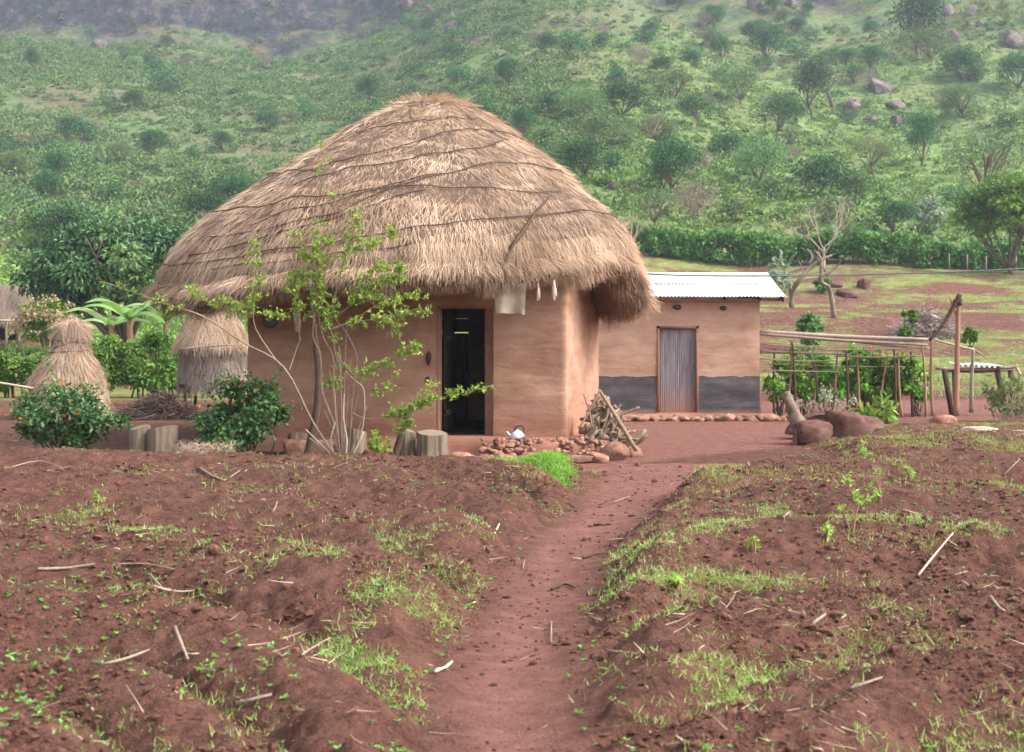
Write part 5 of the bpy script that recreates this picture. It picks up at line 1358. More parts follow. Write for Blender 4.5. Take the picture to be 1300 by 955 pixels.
# two crooked dead trees in the field right of the zinc roof
def crooked(name, D, stems, label):
    base = at(*stems[0][0][0], D); th = Thing(name, base, label, 'tree')
    for i, (pts, r0, r1) in enumerate(stems):
        g = Geo(); P = np.array(P3(pts, D)); P[1:-1] += RNG.normal(0, .13, (len(P)-2, 3)); tube(g, P, np.linspace(r0*.85, r1*.7, len(pts)), 8, 2, .3, rough=.13, seed=i); part(th, 'trunk' if i == 0 else 'limb', g, m_logbark)
DA = hit(1007, 392)[1]
crooked('crooked_tree', DA, [([(1007, 394), (1004, 372), (1014, 350), (1026, 336), (1040, 330), (1056, 324)], .17, .05), ([(1026, 336), (1028, 322), (1024, 316)], .08, .04), ([(1004, 372), (1000, 358)], .07, .04), ([(1040, 330), (1046, 320), (1044, 312)], .04, .01), ([(1014, 350), (1018, 338), (1012, 328)], .05, .015), ([(1050, 327), (1060, 332), (1068, 330)], .035, .01)], 'grey dead tree bending right, nearest to the zinc roof')
DB = hit(1060, 404)[1]
crooked('crooked_tree', DB, [([(1060, 406), (1062, 385), (1056, 366), (1048, 348), (1040, 330), (1034, 318)], .13, .06), ([(1048, 350), (1060, 338), (1068, 330)], .07, .03), ([(1048, 345), (1046, 330), (1038, 312)], .05, .02), ([(1040, 332), (1030, 326), (1026, 316)], .05, .012), ([(1060, 338), (1066, 342), (1074, 340)], .035, .01), ([(1062, 385), (1072, 378), (1076, 372)], .04, .012)], 'dark dead tree leaning left over the terraced field')
# tall shrubs between zinc roof and field
def bpx(name, px, py, wpx, hpx, nleaf, L, W, mat, label, seed, D=None, **kw):
    c = hit(px, py) if D is None else on(px, D); s = c[1]/F; kw.setdefault('clumps', 26)
    return bush(name, c, (wpx*s/2, wpx*s/2.3, hpx*s/2), nleaf, L, W, mat, label, seed=seed, **kw)
bpx('leafy_bush', 1028, 410, 34, 52, 900, .16, .10, m_treeB, 'tall olive bush between the zinc roof and the dark dead tree', 20, D=46)
bpx('leafy_bush', 1018, 424, 44, 38, 700, .14, .09, m_treeC, 'grey-green bush rising over the pole fence beside the zinc-roofed house', 21, D=40)
bpx('leafy_bush', 1045, 372, 26, 20, 400, .16, .1, m_hedge2, 'small round bush at the foot of the dark dead tree', 22)
bpx('silvery_bush', 988, 372, 44, 42, 700, .2, .12, m_whiteflower, 'silvery-leaved bush behind the corner of the zinc roof', 23, clumps=18)
bpx('silvery_bush', 1178, 300, 44, 52, 650, .3, .18, m_whiteflower, 'silvery-leaved bush on the slope above the far hedge', 24, clumps=18)
bpx('silvery_bush', 890, 330, 60, 26, 500, .26, .16, m_whiteflower, 'silvery-leaved bush behind the left part of the zinc roof ridge', 25, clumps=18)

# far hedge and big tree at right
template('shade', m_hedge, m_bark, seed=13, h=8, w=9, trunk_r=.17, ncl=90, nleaf=12000, L=.27, W=.18, base=.05, cl=(.06, .14), open_=.15)
c = hit(1286, 348); put_tree('shade', c, 140/F*c[1], 185/F*c[1], 'shade_tree', 'big bright green shade tree with stout trunk at the right edge', None, .5)
hedge('hedge', 7.2, 34.5, 84.5, 1.9, .8, 34000, .22, .14, m_hedge2, 'long dark hedge crossing behind the terraced field on the right', 290, .15, 60)
c0 = np.array([px_x(1230, 84), 84, gz(px_x(1230, 84), 84)])
for px in (1205, 1228, 1252, 1290):
    D = 82.5; c = on(px, D); g = Geo(); tube(g, [c-[0, 0, .1], c+[0, 0, .95]], .045, 6, 1, .2); tag(g.build('fence_post', m_pole, loc=c), 'thin wooden post before the far hedge under the big shade tree', 'fence post', 'posts before the far hedge')
# clods and heaps in the far field
for i, (px, py, w, h, lab, m) in enumerate([(1096, 366, 18, 13, 'dark earth mound high in the terraced field', m_block), (1075, 376, 26, 9, 'low reddish earth heap left of the dark mound', m_block), (1058, 364, 24, 8, 'small earth heap beside the dark dead tree', m_block)]):
    c = hit(px, py); s = c[1]/F; stone('earth_mound', c, (w*s/2, w*s/2, h*s*.8), 460+i, lab, None, m, 'mound', box_=.1, amp=.35, tint=.4)
c = hit(1175, 428); g = Geo(); s = c[1]/F
n = 3500; a = RNG.random(n)*2*PI; q = RNG.random(n)**.5; hh = (1-q**2); P = c+np.stack([np.cos(a)*q*36*s, np.sin(a)*q*30*s, hh*34*s*RNG.random(n)], -1)
ribbons(g, P, rdirs(n)*[1, 1, .4], rdirs(n), RNG.uniform(.2, .7, n), .03, .05, .05); tag(g.build('stubble_heap', m_straw2, loc=c), 'heap of dry stalks piled in the field behind the leaning pole', 'heap')

# ================================================================== POLE FENCE with hedge plants right of the house
FD = 29.2
fen = Thing('pole_fence', on(1080, FD), 'fence of long horizontal poles on thin stakes right of the zinc-roofed house', 'fence')
for y0, y1, x0, x1, r, dj in ((421, 431, 963, 1180, .045, 0), (424, 438, 963, 1178, .032, -.1), (427, 433, 990, 1186, .022, .12), (431, 443, 1060, 1182, .022, .05), (446, 450, 963, 1080, .025, .1), (444, 441, 1040, 1182, .015, -.1), (455, 458, 963, 1060, .016, .05), (462, 466, 975, 1150, .012, .1), (470, 472, 968, 1070, .012, -.05), (452, 452, 1060, 1170, .02, .0), (437, 440, 968, 1050, .018, .02)):
    a, b = at(x0, y0, FD+dj), at(x1, y1, FD+dj); m_ = (a+b)/2+np.array([0, 0, RNG.normal(-.015, .012)]); g = Geo(); tube(g, [a, m_, b], [r, r, r*.7], 7, 4, RNG.uniform(.2, .9), rough=.05); part(fen, 'pole', g, m_pole)
for px in list(range(968, 1180, 15)):
    c = on(px+RNG.uniform(-4, 4), FD+RNG.uniform(-.05, .2)); t = c+np.array([RNG.normal(0, .07), 0, 1.5*RNG.uniform(.75, 1.05)]); g = Geo(); tube(g, [c-[0, 0, .05], (c+t)/2+RNG.normal(0, .03, 3), t], [.032, .026, .016], 6, 2, RNG.uniform(.2, .8)); part(fen, 'stake', g, m_darkwood if px % 2 else m_redpole)
for i, (px, py, w, h, n, lab, mm) in enumerate([(990, 512, 44, 70, 900, 'leafy plant at the left end of the pole fence', m_hedge), (1022, 514, 40, 66, 700, 'thin plant beside the leftmost one in the pole fence', m_hedge), (1052, 512, 46, 80, 1500, 'bushy plant in the middle of the pole fence', m_hedge),
        (1085, 506, 50, 88, 2000, 'tall plant with yellowish top standing over the poles', m_hedge), (1112, 516, 56, 74, 2600, 'densest broad-leaved plant in the pole fence', m_hedge), (1138, 510, 46, 78, 1700, 'leafy plant right of the densest one', m_hedge),
        (1164, 508, 38, 78, 1200, 'last leafy plant at the right end of the pole fence', m_hedge)]):
    c = on(px, FD+.35+.1*(i % 2)); s = FD/F; bush('fence_plant', c, (w*s/2*1.1, .36, h*s/2*.92), int(n*1.1), .12, .07, m_vine, lab, 'plant', 'plants growing in the pole fence', nst=14, clumps=20, seed=30+i, lift=.42, stem_mat=m_bark)
bush('young_plant', on(1113, 27.2), (.42, .32, .22), 170, .26, .11, m_vine, 'broad-leaved young plant in front of the pole fence', 'plant', clumps=14, seed=45, nst=6, lift=-.1)
bush('twiggy_bush', on(1052, 27.6), (.75, .4, .34), 70, .09, .05, m_whiteflower, 'nearly leafless twiggy bush behind the log and blocks', 'bush', clumps=26, seed=46, nst=40, stem_mat=m_twig)
bush('grey_bush', on(1284, 27.5), (.62, .5, .42), 900, .09, .045, m_treeC, 'grey-green twiggy bush at the right edge beside the rack', 'bush', clumps=30, seed=47, nst=34, stem_mat=m_pale)

# tall pole frame
fr = Thing('wooden_gantry', on(1215, 27.5), 'tall upright poles joined by slanting ones near the right edge', 'frame')
for pts, r0, r1, D, m in (([(1214, 528), (1215, 460), (1217, 385)], .062, .045, 27.6, m_redpole), ([(1184, 528), (1182, 480), (1183, 428)], .035, .028, 27.9, m_redpole), ([(1233, 524), (1234, 480), (1236, 442)], .045, .03, 28.0, m_pole),
        ([(1180, 432), (1196, 414), (1208, 394), (1219, 374)], .03, .05, 27.5, m_darkwood), ([(1183, 430), (1210, 438), (1236, 444)], .022, .026, 27.8, m_pale), ([(1236, 444), (1246, 450), (1252, 455)], .02, .01, 28, m_pole), ([(1214, 400), (1208, 384), (1206, 377)], .02, .014, 27.6, m_redpole)):
    g = Geo(); P = P3(pts, D); tube(g, P, np.linspace(r0, r1, len(P)), 8, 4, .5, rough=.07); part(fr, 'upright' if pts[0][1] > 500 else 'slanting_pole', g, m)
g = Geo(); c = at(1217, 384, 27.6); lump(g, c, (.09, .08, .09), 2, .4, 2, 3, .1); part(fr, 'knot', g, m_darkwood)
bush('climbing_plant', at(1231, 436, 28.0)-[0, 0, .05], (.16, .14, .17), 260, .09, .06, m_hedge, 'round leafy tuft sprouting on the right upright of the pole frame', 'plant', clumps=10, seed=48, nst=4)
for i, (px, py, sc_) in enumerate(((1155, 412, .20), (1148, 424, .13))): 
    bush('bean_vine', at(px, py+10, 29.4), (sc_, .12, sc_*1.2), 150, .10, .06, m_hedge, ['leafy vine tip rising highest above the right end of the pole fence', 'smaller vine tip below the highest one on the pole fence'][i], 'vine', clumps=8, seed=60+i, nst=5)
# drying rack
ra = Thing('drying_rack', on(1240, 29.5), 'low rack of poles topped with grey rippled sheet behind the pole frame', 'rack')
RD = 29.6
for px, lean in ((1199, 10), (1212, 2), (1266, 12), (1283, 6)):
    g = Geo(); c = on(px+lean, RD); tube(g, [c-[0, 0, .05], at(px, 470, RD)], [.05, .06], 7, 2, .3, rough=.08); part(ra, 'leg', g, m_darkwood)
for y0, x0, x1, r, dy in ((468, 1188, 1292, .035, 0), (471, 1200, 1290, .03, .3), (466, 1268, 1292, .028, -.1)):
    g = Geo(); tube(g, [at(x0, y0, RD+dy), at((x0+x1)/2, y0+1, RD+dy), at(x1, y0-2, RD+dy)], r, 7, 3, .4, rough=.06); part(ra, 'pole', g, m_pole)
u = np.linspace(0, 1, 60); x = px_x(1215, RD)+u*(px_x(1276, RD)-px_x(1215, RD)); zz = EYE-(466-430)/F*RD
g = Geo(); V = np.stack([np.stack([x, 0*x+RD-.12+.7*q, zz+.03*np.sin(u*2*PI*9)+.02+.03*q+.03*noise2(u*4, u*0+q, 9)], -1) for q in (0, .5, 1)], 1); g.add(V.reshape(-1, 3), grid_faces(60, 3)); part(ra, 'sheet', g, m_zinc)
g = Geo(); tube(g, P3([(1290, 466), (1295, 476), (1292, 490), (1288, 500)], RD), [.03, .03, .02, .015], 6, 3, .9, rough=.08); part(ra, 'crooked_prop', g, m_pale)

# ================================================================== LOG, METAL AND BLOCKS beside the yard
LD = 21.6
lg_ = Thing('root_log', on(1012, LD), 'gnarled grey root log standing on end beside the red blocks', 'log')
for pts, r0, r1 in (([(1016, 566), (1017, 552), (1010, 530), (1003, 512), (998, 498)], .17, .07), ([(1006, 520), (1012, 512), (1019, 509)], .06, .035), ([(1014, 548), (1006, 547), (1004, 544)], .09, .04), ([(1002, 508), (996, 505), (994, 506)], .06, .03)):
    g = Geo(); P = P3(pts, LD); tube(g, P, np.linspace(r0*.85, r1*.8, len(P)), 12, 5, .45, rough=.13, seed=3); part(lg_, 'trunk' if r0 > .15 else 'knot_branch', g, m_logbark)
# half cylinder of rusty sheet
a = np.linspace(.12, PI*.93, 40); c = on(1046, LD+.9); g = Geo(); rows = []
for dy in (0, .5):
    for rr in ((.42, .435) if dy == 0 else (.435, .42)):
        rows.append(np.stack([c[0]+1.25*rr*np.cos(a)*1.0, 0*a+c[1]+dy, c[2]+rr*1.0*np.sin(a)-.02], -1))
rows.append(rows[0]); V = np.stack(rows, 1); g.add(V.reshape(-1, 3), grid_faces(40, 5)); g.add(np.stack([np.stack([c[0]+.5*np.cos(a), 0*a+c[1]+.04, c[2]+.40*np.sin(a)], -1), np.stack([c[0]+.5*np.cos(a), 0*a+c[1]+.04, 0*a+c[2]-.05], -1)], 1).reshape(-1, 3), grid_faces(40, 2))
tag(g.build('barrel_half', m_block, loc=c), 'arched rusty barrel half lying behind the red blocks', 'barrel')
stone('earth_block', on(1035, LD-.2)+[0, 0, .12], (.24, .17, .16), 501, 'dark red cut block next to the root log', None, m_block, 'block', box_=.8, amp=.12, tint=.5)
stone('earth_block', on(1070, LD+.1)+[0, 0, .15], (.26, .2, .21), 502, 'larger dark red block right of the first one, before the barrel half', None, m_block, 'block', box_=.75, amp=.15, tint=.55, rz=.3)
stone('broken_block', on(1090, LD+.1)+[0, 0, .10], (.10, .1, .14), 503, 'small pale broken block at the right end of the dark red ones', None, m_stone, 'block', box_=.5)
stone('earth_mound', on(1085, 23.3)+[0, 0, .10], (.55, .4, .22), 504, 'smooth low earth mound behind the dark red blocks', None, m_block, 'mound', box_=.1, tint=.7)
stone('flat_stone', on(1196, 26.9)+[0, 0, .04], (.28, .2, .12), 505, 'pinkish flat stone at the foot of the tallest pole', None, m_stone, 'stone', box_=.2)
c = on(1245, 20.6); g = Geo(); lump(g, c+[0, 0, .05], (.26, .07, .05), 3, .35, 1.5, 8, .9, rz=-.25); tube(g, [c+[.2, 0, .05], c+[.5, .05, .03], c+[.8, 0, .06]], [.02, .016, .01], 6, 2)
tag(g.build('pale_log', m_pale, loc=c), 'pale peeled piece of wood lying in the grass at far right', 'log')
for i, (px, r) in enumerate(((820, .12), (958, .09), (1000, .08), (985, .13))):
    pass

# ================================================================== LEFT BACKGROUND
fh = np.array([px_x(-8, 58), 60.5, gz(px_x(-8, 58), 58)-.1]); far = Thing('far_hut', fh, 'distant mud house with pinkish thatch at the left edge', 'house')
g = Geo(); box(g, fh+[0, 0, .7], (3.6, 3.6, 1.75), .1, .5, bev=.1); part(far, 'wall', g, m_mud)
cone_thatch('thatch', fh+[0, 0, 0], 1.35, 3.0, 2.6, .7, 12000, m_oldthatch, 300, dl=(.3, .7), parent=far, pw=.85)
g = Geo(); tube(g, [at(-30, 406, 57.2), at(38, 408, 57.2)], .05, 6, 1, .9); part(far, 'eave_pole', g, m_pale)
for px in (8, 24):
    g = Geo(); tube(g, [on(px, 57.3), at(px, 407, 57.3)], .05, 6, 1, .8); part(far, 'post', g, m_pole)
for px in (3, 15):
    g = Geo(); box(g, at(px, 422, 58.62)+[0, 0, 0], (.3, .06, .6), .1, .1); part(far, 'window', g, m_dark)
# mango tree
tr_, cr_ = tree_geo(50, 5.75, 8.2, .28, 80, 30000, .25, .10, base=.08, open_=.14, cl=(.08, .15), dirj=.8, droop=.35)
c = on(158, 54); th = Thing('mango_tree', c, 'large dense dark green mango tree behind the banana plants', 'tree')
mv = lambda V: V+c
tr_.xform(mv); cr_.xform(mv); part(th, 'trunk', tr_, m_bark); part(th, 'crown', cr_, m_mango)
tr_, cr_ = tree_geo(51, 2.7, 2.5, .06, 34, 3600, .13, .06, base=.16, open_=.1, cl=(.09, .18))
c2 = on(63, 46); th = Thing('flowering_tree', c2, 'small tree with pinkish blossom between the far house and the haystack', 'tree')
mv = lambda V: V+c2
tr_.xform(mv); cr_.xform(mv); part(th, 'trunk', tr_, m_bark); part(th, 'crown', cr_, m_hedge)
g = Geo(); n = 1500; d = rdirs(n); d[:, 2] = np.abs(d[:, 2])*.9-.1; d[:, 1] = np.where(RNG.random(n) < .7, -np.abs(d[:, 1]), d[:, 1])
P = c2+[0, 0, 1.5]+unit(d)*[1.25, 1.15, 1.2]*RNG.uniform(.75, 1.03, n)[:, None]; P = P[noise3(P[:, 0]*2, P[:, 1]*2, P[:, 2]*3, 4) > -.05]
leaves(g, P, rdirs(len(P))+[0, 0, .5], rdirs(len(P)), .11, .08); part(th, 'blossom', g, m_pinkflower)
bpx('leafy_bush', 395/3.5, 0, 38, 30, 500, .12, .07, m_hedge, 'small bush right of the haystack neck', 70, D=44)
# bananas
def banana(px, D, h, label, seed, nl=7):
    rng = np.random.default_rng(seed); c = on(px, D); th = Thing('banana_plant', c, label, 'banana plant', None)
    g = Geo(); top = c+[rng.normal(0, .08), 0, h*.62]; tube(g, [c-[0, 0, .1], (c+top)/2+[.05, 0, 0], top], [.13, .11, .07], 8, 3, .7); part(th, 'trunk', g, m_redpole)
    for i in range(nl):
        a = i/nl*2*PI+rng.uniform(-.3, .3); L = h*rng.uniform(.5, .75); n = 14; t = np.linspace(0, 1, n)
        el = rng.uniform(.5, 1.2); dx = L*t*math.cos(el*.5); dz = L*(t*math.sin(el)*1.1-t*t*.75)
        W = .19*np.sin(np.clip(t*1.05+.03, 0, 1)*PI)**.6*L/1.6
        cx = np.stack([top[0]+math.cos(a)*dx, top[1]+math.sin(a)*dx, top[2]+dz], -1); s = np.array([-math.sin(a), math.cos(a), 0])
        jag = rng.uniform(.65, 1.05, (n, 1)); l = cx+s*W[:, None]*jag-[0, 0, 1]*W[:, None]*.35; r = cx-s*W[:, None]*rng.uniform(.65, 1.05, (n, 1))-[0, 0, 1]*W[:, None]*.35
        g = Geo(); V = np.stack([l, cx, r], 1); g.add(V.reshape(-1, 3), grid_faces(n, 3), None, rng.uniform(.2, 1)); part(th, 'leaf', g, m_banana)
banana(163, 42, 3.3, 'banana plant with pale torn leaves left of the hedge sapling', 1, 8)
banana(140, 43.5, 2.9, 'smaller banana plant behind the first, nearer the mango tree', 2, 6)
banana(204, 43, 3.2, 'bright green banana plant under the left eaves of the big hut', 3, 8)
bush('hedge_sapling', on(200, 33.0), (.38, .35, 1.0), 1500, .11, .06, m_hedge, 'slender young tree standing before the left hedge', 'tree', clumps=30, seed=80, nst=7, stem_name='trunk', stem_mat=m_pole, lift=.1)
hb = on(203, 27.6); g = Geo(); n = 5200; a = RNG.random(n)*2*PI; q = RNG.random(n)**.5; top = (1-q**2)*.42*(1+.3*noise2(np.cos(a)*q*4, np.sin(a)*q*4, 6))
P = hb+np.stack([np.cos(a)*q*.72, np.sin(a)*q*.5, top*RNG.random(n)**.3], -1); ribbons(g, P, rdirs(n)*[1, 1, .35], rdirs(n), RNG.uniform(.12, .4, n), .014, .04, .03)
m_brush = straw_mat('dark_dead_brush', [(.05, .03, .028), (.10, .065, .055), (.19, .13, .11)])
tag(g.build('brush_heap', m_brush, loc=hb), 'heap of dark dead roots behind the sawn stumps', 'heap')
g = Geo(); tube(g, [at(-40, 480, 27), at(5, 487, 27), at(42, 493, 27)], .022, 6, 2, .9); tag(g.build('long_pole', m_pale, loc=at(-40, 480, 27)), 'long pale pole leaning on the left side of the haystack', 'pole')

# power cable slung over the yard
P = [at(798, 346, 24.5), at(860, 349.5, 25), at(960, 350.5, 26), at(1080, 349, 27), at(1200, 345.5, 28), at(1320, 340, 29), at(1700, 318, 33)]
g = Geo(); tube(g, P, .014, 6, 6, .5); tag(g.build('overhead_cable', m_cable, loc=P[0]), 'thin black cable crossing above the zinc roof to the right', 'cable')

# ================================================================== FOREGROUND GROWTH AND LITTER
def grass_stuff(name, n, xr, yr, dens, hmin, hmax, w, blades, mat, seed, spread=.02, kind='stuff', label=None, cat=None):
    rng = np.random.default_rng(seed); xs = []; ys = []; tot = 0
    while tot < n:
        y = yr[0]+(yr[1]-yr[0])*rng.random(n*4); x = rng.uniform(-1, 1, n*4)*(y*.44+.4) if xr is None else rng.uniform(*xr, n*4)
        k_ = rng.random(n*4) < dens(x, y); xs.append(x[k_]); ys.append(y[k_]); tot += k_.sum()
        if len(xs) > 60: break
    x = np.concatenate(xs)[:n]; y = np.concatenate(ys)[:n]; n = len(x); z = H(x, y)
    i = np.repeat(np.arange(n), blades); m_ = len(i)
    P = np.stack([x, y, z-.006], -1)[i]+np.stack([rng.normal(0, spread, m_), rng.normal(0, spread, m_), np.zeros(m_)], -1)
    D = rng.normal(0, .6, (m_, 3))+[0, 0, 1.0]; D[:, 2] = np.abs(D[:, 2]); tb = rng.normal(0, .15, n)
    g = Geo(); ribbons(g, P, D, unit(rng.normal(0, 1, (m_, 3))), rng.uniform(hmin, hmax, m_)*(.7+.5*rng.random(n))[i], w*rng.uniform(.7, 1.3, m_), 0, rng.uniform(0, .4, m_)*hmax, np.clip(rng.normal(.5, .22, m_)+tb[i], 0, 1))
    o = g.build(name, mat); return tag(o, label, cat, None, kind)
dn = lambda x, y: np.clip(green_amount(x, y)*1.2, 0, 1)**1.3
grass_stuff('furrow_grass', 11000, None, (4.6, 13), dn, .02, .06, .005, 4, m_grass, 310, .02)
grass_stuff('furrow_weeds', 9000, None, (12, 24.5), dn, .03, .075, .009, 4, m_grass, 311, .035)
grass_stuff('field_grass', 9000, None, (34, 86), lambda x, y: green_amount(x, y)*(x > -.2*y), .06, .16, .03, 5, m_scrubR, 312, .15)
grass_stuff('lush_patch', 4200, (-.45, .85), (14.8, 17.6), lambda x, y: sstep(0, .3, 1.0-(np.abs((y-16.2)/1.25))**2-(np.abs((x-.18-.12*(16.2-y))/.55))**2.0+.35*noise2(x*3, y*2, 7)), .035, .085, .006, 5, m_lush, 313, .03)
grass_stuff('bush_foot_grass', 2600, (-4.6, -.6), (17.0, 18.3), lambda x, y: np.clip(fbm2(x*1.3, y*2, 2, 9)*4+.15, 0, 1)*sstep(0, .4, 1-np.abs(y-17.6)/.6), .05, .12, .009, 5, m_lush, 314, .03)
# small broadleaf seedlings
def seedlings(name, n, seed, yr, L):
    rng = np.random.default_rng(seed); y = yr[0]+(yr[1]-yr[0])*rng.random(n*6)**1.2; x = rng.uniform(-1, 1, n*6)*(y*.42+.3)
    k_ = rng.random(n*6) < garden(x, y)*np.clip(.22+1.6*fbm2(x*.9, y*.9, 2, 17), .02, 1); x = x[k_][:n]; y = y[k_][:n]; z = H(x, y); m_ = len(x)
    i = np.repeat(np.arange(m_), 5); a = rng.random(len(i))*2*PI; el = rng.uniform(.1, .9, len(i))
    D = np.stack([np.cos(a)*np.cos(el), np.sin(a)*np.cos(el), np.sin(el)], -1); s = (rng.uniform(.6, 1.5, m_)*L)[i]
    P = np.stack([x, y, z], -1)[i]+[0, 0, .006]; g = Geo(); leaves(g, P, D, np.array([0, 0, 1.])+rng.normal(0, .2, (len(i), 3)), s, s*.5, rng.random(len(i)), 0, .1, .15)
    return tag(g.build(name, m_weed), kind='stuff')
seedlings('seedlings', 2800, 320, (4.6, 22), .021)
# soil clods
rng = np.random.default_rng(330); n = 34000; y = 4.6+17*rng.random(n*3)**1.3; x = rng.uniform(-1, 1, n*3)*(y*.42+.3); k_ = rng.random(n*3) < np.maximum(garden(x, y), .16*(y < 18))*np.clip(.55+1.3*noise2(x*1.5, y*1.5, 19), .08, 1); x = x[k_][:n]; y = y[k_][:n]; n = len(x)
V0, T0 = ico(1); z = H(x, y); r = rng.lognormal(-4.95, .55, n).clip(.004, .03)*(1+.03*y)
rot = rng.normal(0, .22, (n, len(V0), 1)); Vc = V0[None]*(1+rot)*(r[:, None, None])*rng.uniform(.6, 1.2, (n, 1, 3))*[1, 1, .7]+np.stack([x, y, z+r*.15], -1)[:, None]
g = Geo(); g.add(Vc.reshape(-1, 3), None, (np.arange(n)[:, None, None]*len(V0)+T0[None]).reshape(-1, 3), np.repeat(rng.random(n), len(V0))); tag(g.build('soil_clods', m_clod, smooth=False), kind='stuff')
# bits of straw and husk
n = 3000; y = 4.6+17*rng.random(n)**1.2; x = rng.uniform(-1, 1, n)*(y*.42+.3); k_ = rng.random(n) < .10+.9*garden(x, y)*np.clip(.4+1.5*noise2(x, y, 23), 0, 1); x, y = x[k_], y[k_]; z = H(x, y); n = len(x); a = rng.random(n)*2*PI
g = Geo(); ribbons(g, np.stack([x, y, z+.008], -1), np.stack([np.cos(a), np.sin(a), rng.normal(.05, .15, n)], -1), np.array([0, 0, 1.])+rng.normal(0, .3, (n, 3)), rng.uniform(.03, .16, n), rng.uniform(.003, .007, n), .01, .0, np.clip(rng.normal(.6, .3, n), 0, 1)); tag(g.build('straw_litter', m_hay), kind='stuff')
# sticks one can point at
ST = [((738, 612), (760, 598), .010, 'a'),]
def ground_stick(pts, r, label, mat, lift=.015):
    P = []
    for (px, py, *l) in pts:
        c = hit(px, py); P.append(c+[0, 0, lift+(l[0] if l else 0)])
    g = Geo(); tube(g, P, np.linspace(r, r*.6, len(P)), 7, 3, RNG.uniform(.4, .9), rough=.14, seed=int(pts[0][0])); tag(g.build('stick', mat, loc=P[0]), label, 'stick')
SK = [([(1166, 735), (1185, 716, .03), (1210, 694, .05)], .012, 'curved pale stick rising from the right-hand furrow', m_pale),
 ([(48, 733), (85, 727), (120, 722)], .014, 'pale cut stalk lying straight in the left-hand soil', m_pole), ([(195, 752), (222, 755), (246, 757)], .011, 'pale straight twig below the left grass strip', m_pole),
 ([(190, 733), (205, 750)], .008, 'short twig touching the straight one at left', m_pole), ([(222, 807), (232, 826), (238, 842)], .012, 'short thick stick pointing to the camera at lower left', m_pole),
 ([(146, 720), (185, 724), (220, 726)], .009, 'brown twig above the pale straight twig at left', m_pole), ([(254, 598), (268, 606), (285, 614)], .02, 'thick brown stick on the far ridge below the round bush', m_pole),
 ([(552, 860), (566, 852), (574, 846)], .012, 'broad pale husk at the left edge of the path bottom', m_debris), ([(628, 680), (634, 668)], .010, 'bright pale chip on the left path bank', m_debris),
 ([(700, 793), (700, 820)], .006, 'thin straw lying along the path', m_pole), ([(664, 724), (666, 714)], .006, 'tiny twig in the middle of the path', m_pole),
 ([(738, 712), (752, 708), (774, 705)], .013, 'dark root at the right edge of the path', m_darkwood), ([(728, 712), (738, 713)], .010, 'pale chip at the tip of the dark root', m_debris),
 ([(700, 752), (716, 745), (730, 750)], .014, 'flat brown fragment across the lower path', m_darkwood), ([(995, 660), (1003, 652)], .014, 'short pale chip on the right-hand ridge', m_pole),
 ([(1032, 798), (1048, 785)], .014, 'brown stick end in the lower right soil', m_pole), ([(1222, 745), (1243, 757)], .012, 'pale peeled twig right of the curved stick', m_pole),
 ([(1258, 762), (1268, 776), (1275, 787)], .012, 'dark twig slanting down near the right edge', m_pole), ([(1146, 650), (1165, 655)], .012, 'pale stalk in the upper right grass strip', m_pole),
 ([(1275, 605), (1295, 590, .04)], .010, 'thin upright twig near the right edge of the upper garden', m_pole), ([(1212, 737), (1228, 729)], .009, 'short twig beside the furrow right of the curved stick', m_pole),
 ([(15, 595), (50, 590), (80, 596)], .010, 'faint grey stalk on the farthest left ridge', m_pole), ([(60, 602), (90, 594)], .009, 'grey stalk crossing the farthest left ridge', m_pole),
 ([(384, 838), (402, 824), (420, 815)], .008, 'thin stalk on the lower left ridge', m_pole), ([(130, 858), (160, 845), (190, 838)], .010, 'long thin stalk at the bottom left', m_pole),
 ([(345, 655), (352, 640), (350, 622)], .007, 'curled thin stem on the second left ridge', m_pole), ([(598, 770), (604, 768)], .010, 'pale stone-like chip at the left foot of the path bank', m_debris),
 ([(292, 320+290), (305, 602)], .012, 'short brown twig beside the thick far stick', m_pole), ([(780, 640), (800, 632)], .010, 'stalk on the right path bank', m_pole),
 ([(1080, 880), (1120, 868)], .010, 'thin stalk at the bottom right', m_pole), ([(300, 905), (345, 890)], .012, 'stalk near the bottom left corner of the view', m_pole)]
for s in SK: ground_stick(s[0], s[1]*.72, s[2], s[3])
# taller weeds on the right garden
for i, (px, py, h, lab) in enumerate([(1078, 672, .45, 'tall thin weed rising from the right grass strip'), (1115, 640, .38, 'second tall weed right of the first'), (1100, 580, .25, 'yellow-green weed beside the red blocks'), (1050, 690, .16, 'low bushy weed at the foot of the tall one'),
        (1155, 610, .2, 'small bright weed in the upper right garden'), (958, 705, .14, 'seedling tuft on the middle right ridge'), (125, 640, .12, 'yellow seedling on the left upper ridge'), (860, 752, .10, 'small sprout on the ridge above the right green strip')]):
    c = hit(px, py); bush('tall_weed', c, (h*.22, h*.22, h*.42), int(14+h*70), .05, .014, m_sap, lab, 'weed', clumps=6, seed=90+i, nst=3, stem_mat=m_redpole, lift=.1)
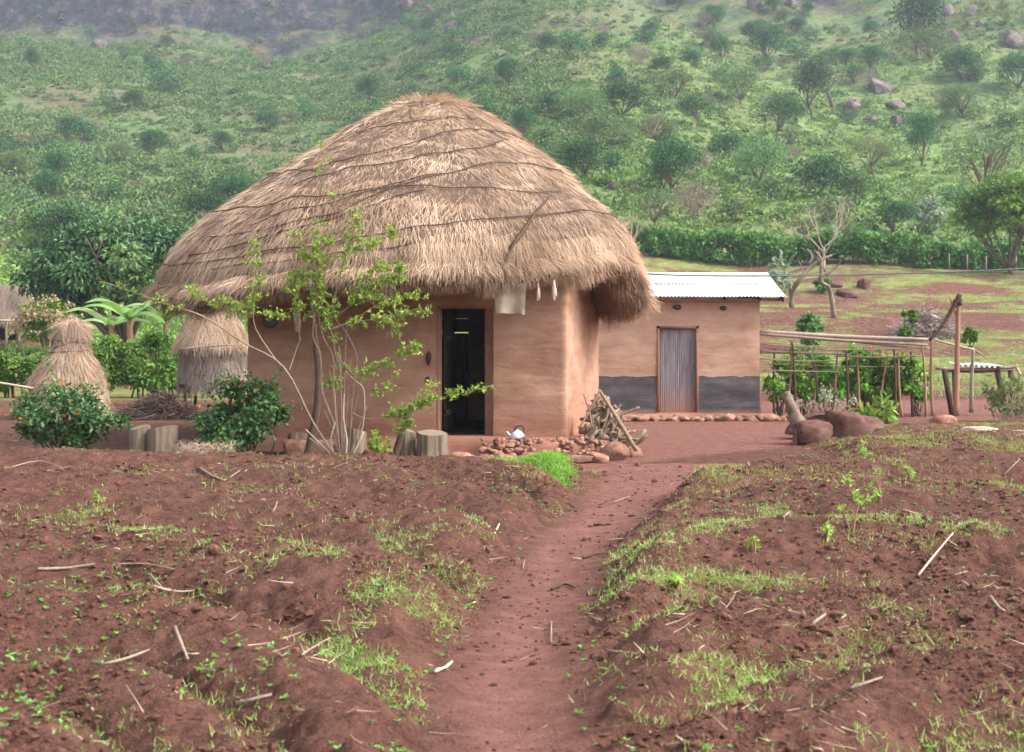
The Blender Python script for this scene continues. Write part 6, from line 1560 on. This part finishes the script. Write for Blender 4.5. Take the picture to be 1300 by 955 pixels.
# ================================================================== CAMERA, LIGHT, AIR
cam = bpy.data.cameras.new('camera'); co = bpy.data.objects.new('camera', cam); COL.objects.link(co)
co.location = (0, 0, EYE); co.rotation_euler = (math.radians(90), 0, 0)
cam.lens = 50.0; cam.sensor_width = 36.0; cam.sensor_fit = 'HORIZONTAL'; cam.shift_y = -47.5/1300
cam.clip_start = .1; cam.clip_end = 3000
cam.dof.use_dof = True; cam.dof.focus_distance = 19.5; cam.dof.aperture_fstop = 5.0
SC.camera = co
w = bpy.data.worlds.new('World'); SC.world = w; w.use_nodes = True; nt = w.node_tree; nt.nodes.clear(); k = NT(nt)
EL, ROT = 44.0, 74.0      # sun high on the right, a little behind the camera
sky = k.n('ShaderNodeTexSky', sky_type='NISHITA'); sky.sun_disc = False; sky.sun_elevation = math.radians(EL); sky.sun_rotation = math.radians(180-ROT)
sky.air_density = 1.0; sky.dust_density = 4.0; sky.ozone_density = 1.0
hs = k.n('ShaderNodeHueSaturation'); hs.inputs['Saturation'].default_value = .38; k.l(sky.outputs[0], hs.inputs['Color'])
bg = k.n('ShaderNodeBackground'); bg.inputs['Strength'].default_value = .148; k.l(hs.outputs[0], bg.inputs['Color'])
o = k.n('ShaderNodeOutputWorld'); k.l(bg.outputs[0], o.inputs['Surface'])
L = bpy.data.lights.new('sun', 'SUN'); L.energy = 1.4; L.angle = math.radians(20); L.color = (1, .96, .9)
lo = bpy.data.objects.new('sun', L); COL.objects.link(lo)
sd = Vector((math.sin(math.radians(ROT))*math.cos(math.radians(EL)), -math.cos(math.radians(ROT))*math.cos(math.radians(EL)), math.sin(math.radians(EL))))
lo.rotation_euler = sd.to_track_quat('Z', 'Y').to_euler(); lo.location = (20, -20, 40)
HAZE = 1
if HAZE:
    g = Geo(); box(g, (0, 180, 90), (700, 500, 190))
    m, nt = new_mat('air_haze'); k = NT(nt)
    pv = k.n('ShaderNodeVolumePrincipled'); pv.inputs['Color'].default_value = (.74, .87, 1, 1); pv.inputs['Density'].default_value = .00042
    pv.inputs['Anisotropy'].default_value = .2
    o = k.n('ShaderNodeOutputMaterial'); k.l(pv.outputs[0], o.inputs['Volume'])
    tag(g.build('haze', m, smooth=False), kind='stuff')
SC.render.engine = 'CYCLES'
c = SC.cycles
c.use_denoising = True; c.max_bounces = 6; c.diffuse_bounces = 3; c.glossy_bounces = 2; c.transmission_bounces = 3; c.transparent_max_bounces = 4; c.volume_bounces = 1
c.use_adaptive_sampling = True; c.adaptive_threshold = .02; c.sample_clamp_indirect = 6
c.volume_step_rate = 5
try: c.denoiser = 'OPENIMAGEDENOISE'; c.denoising_input_passes = 'RGB_ALBEDO_NORMAL'; c.denoising_prefilter = 'FAST'
except Exception: pass
vs = SC.view_settings; vs.view_transform = 'Standard'; vs.look = 'None'; vs.gamma = 1; vs.use_curve_mapping = False; vs.exposure = 1.6
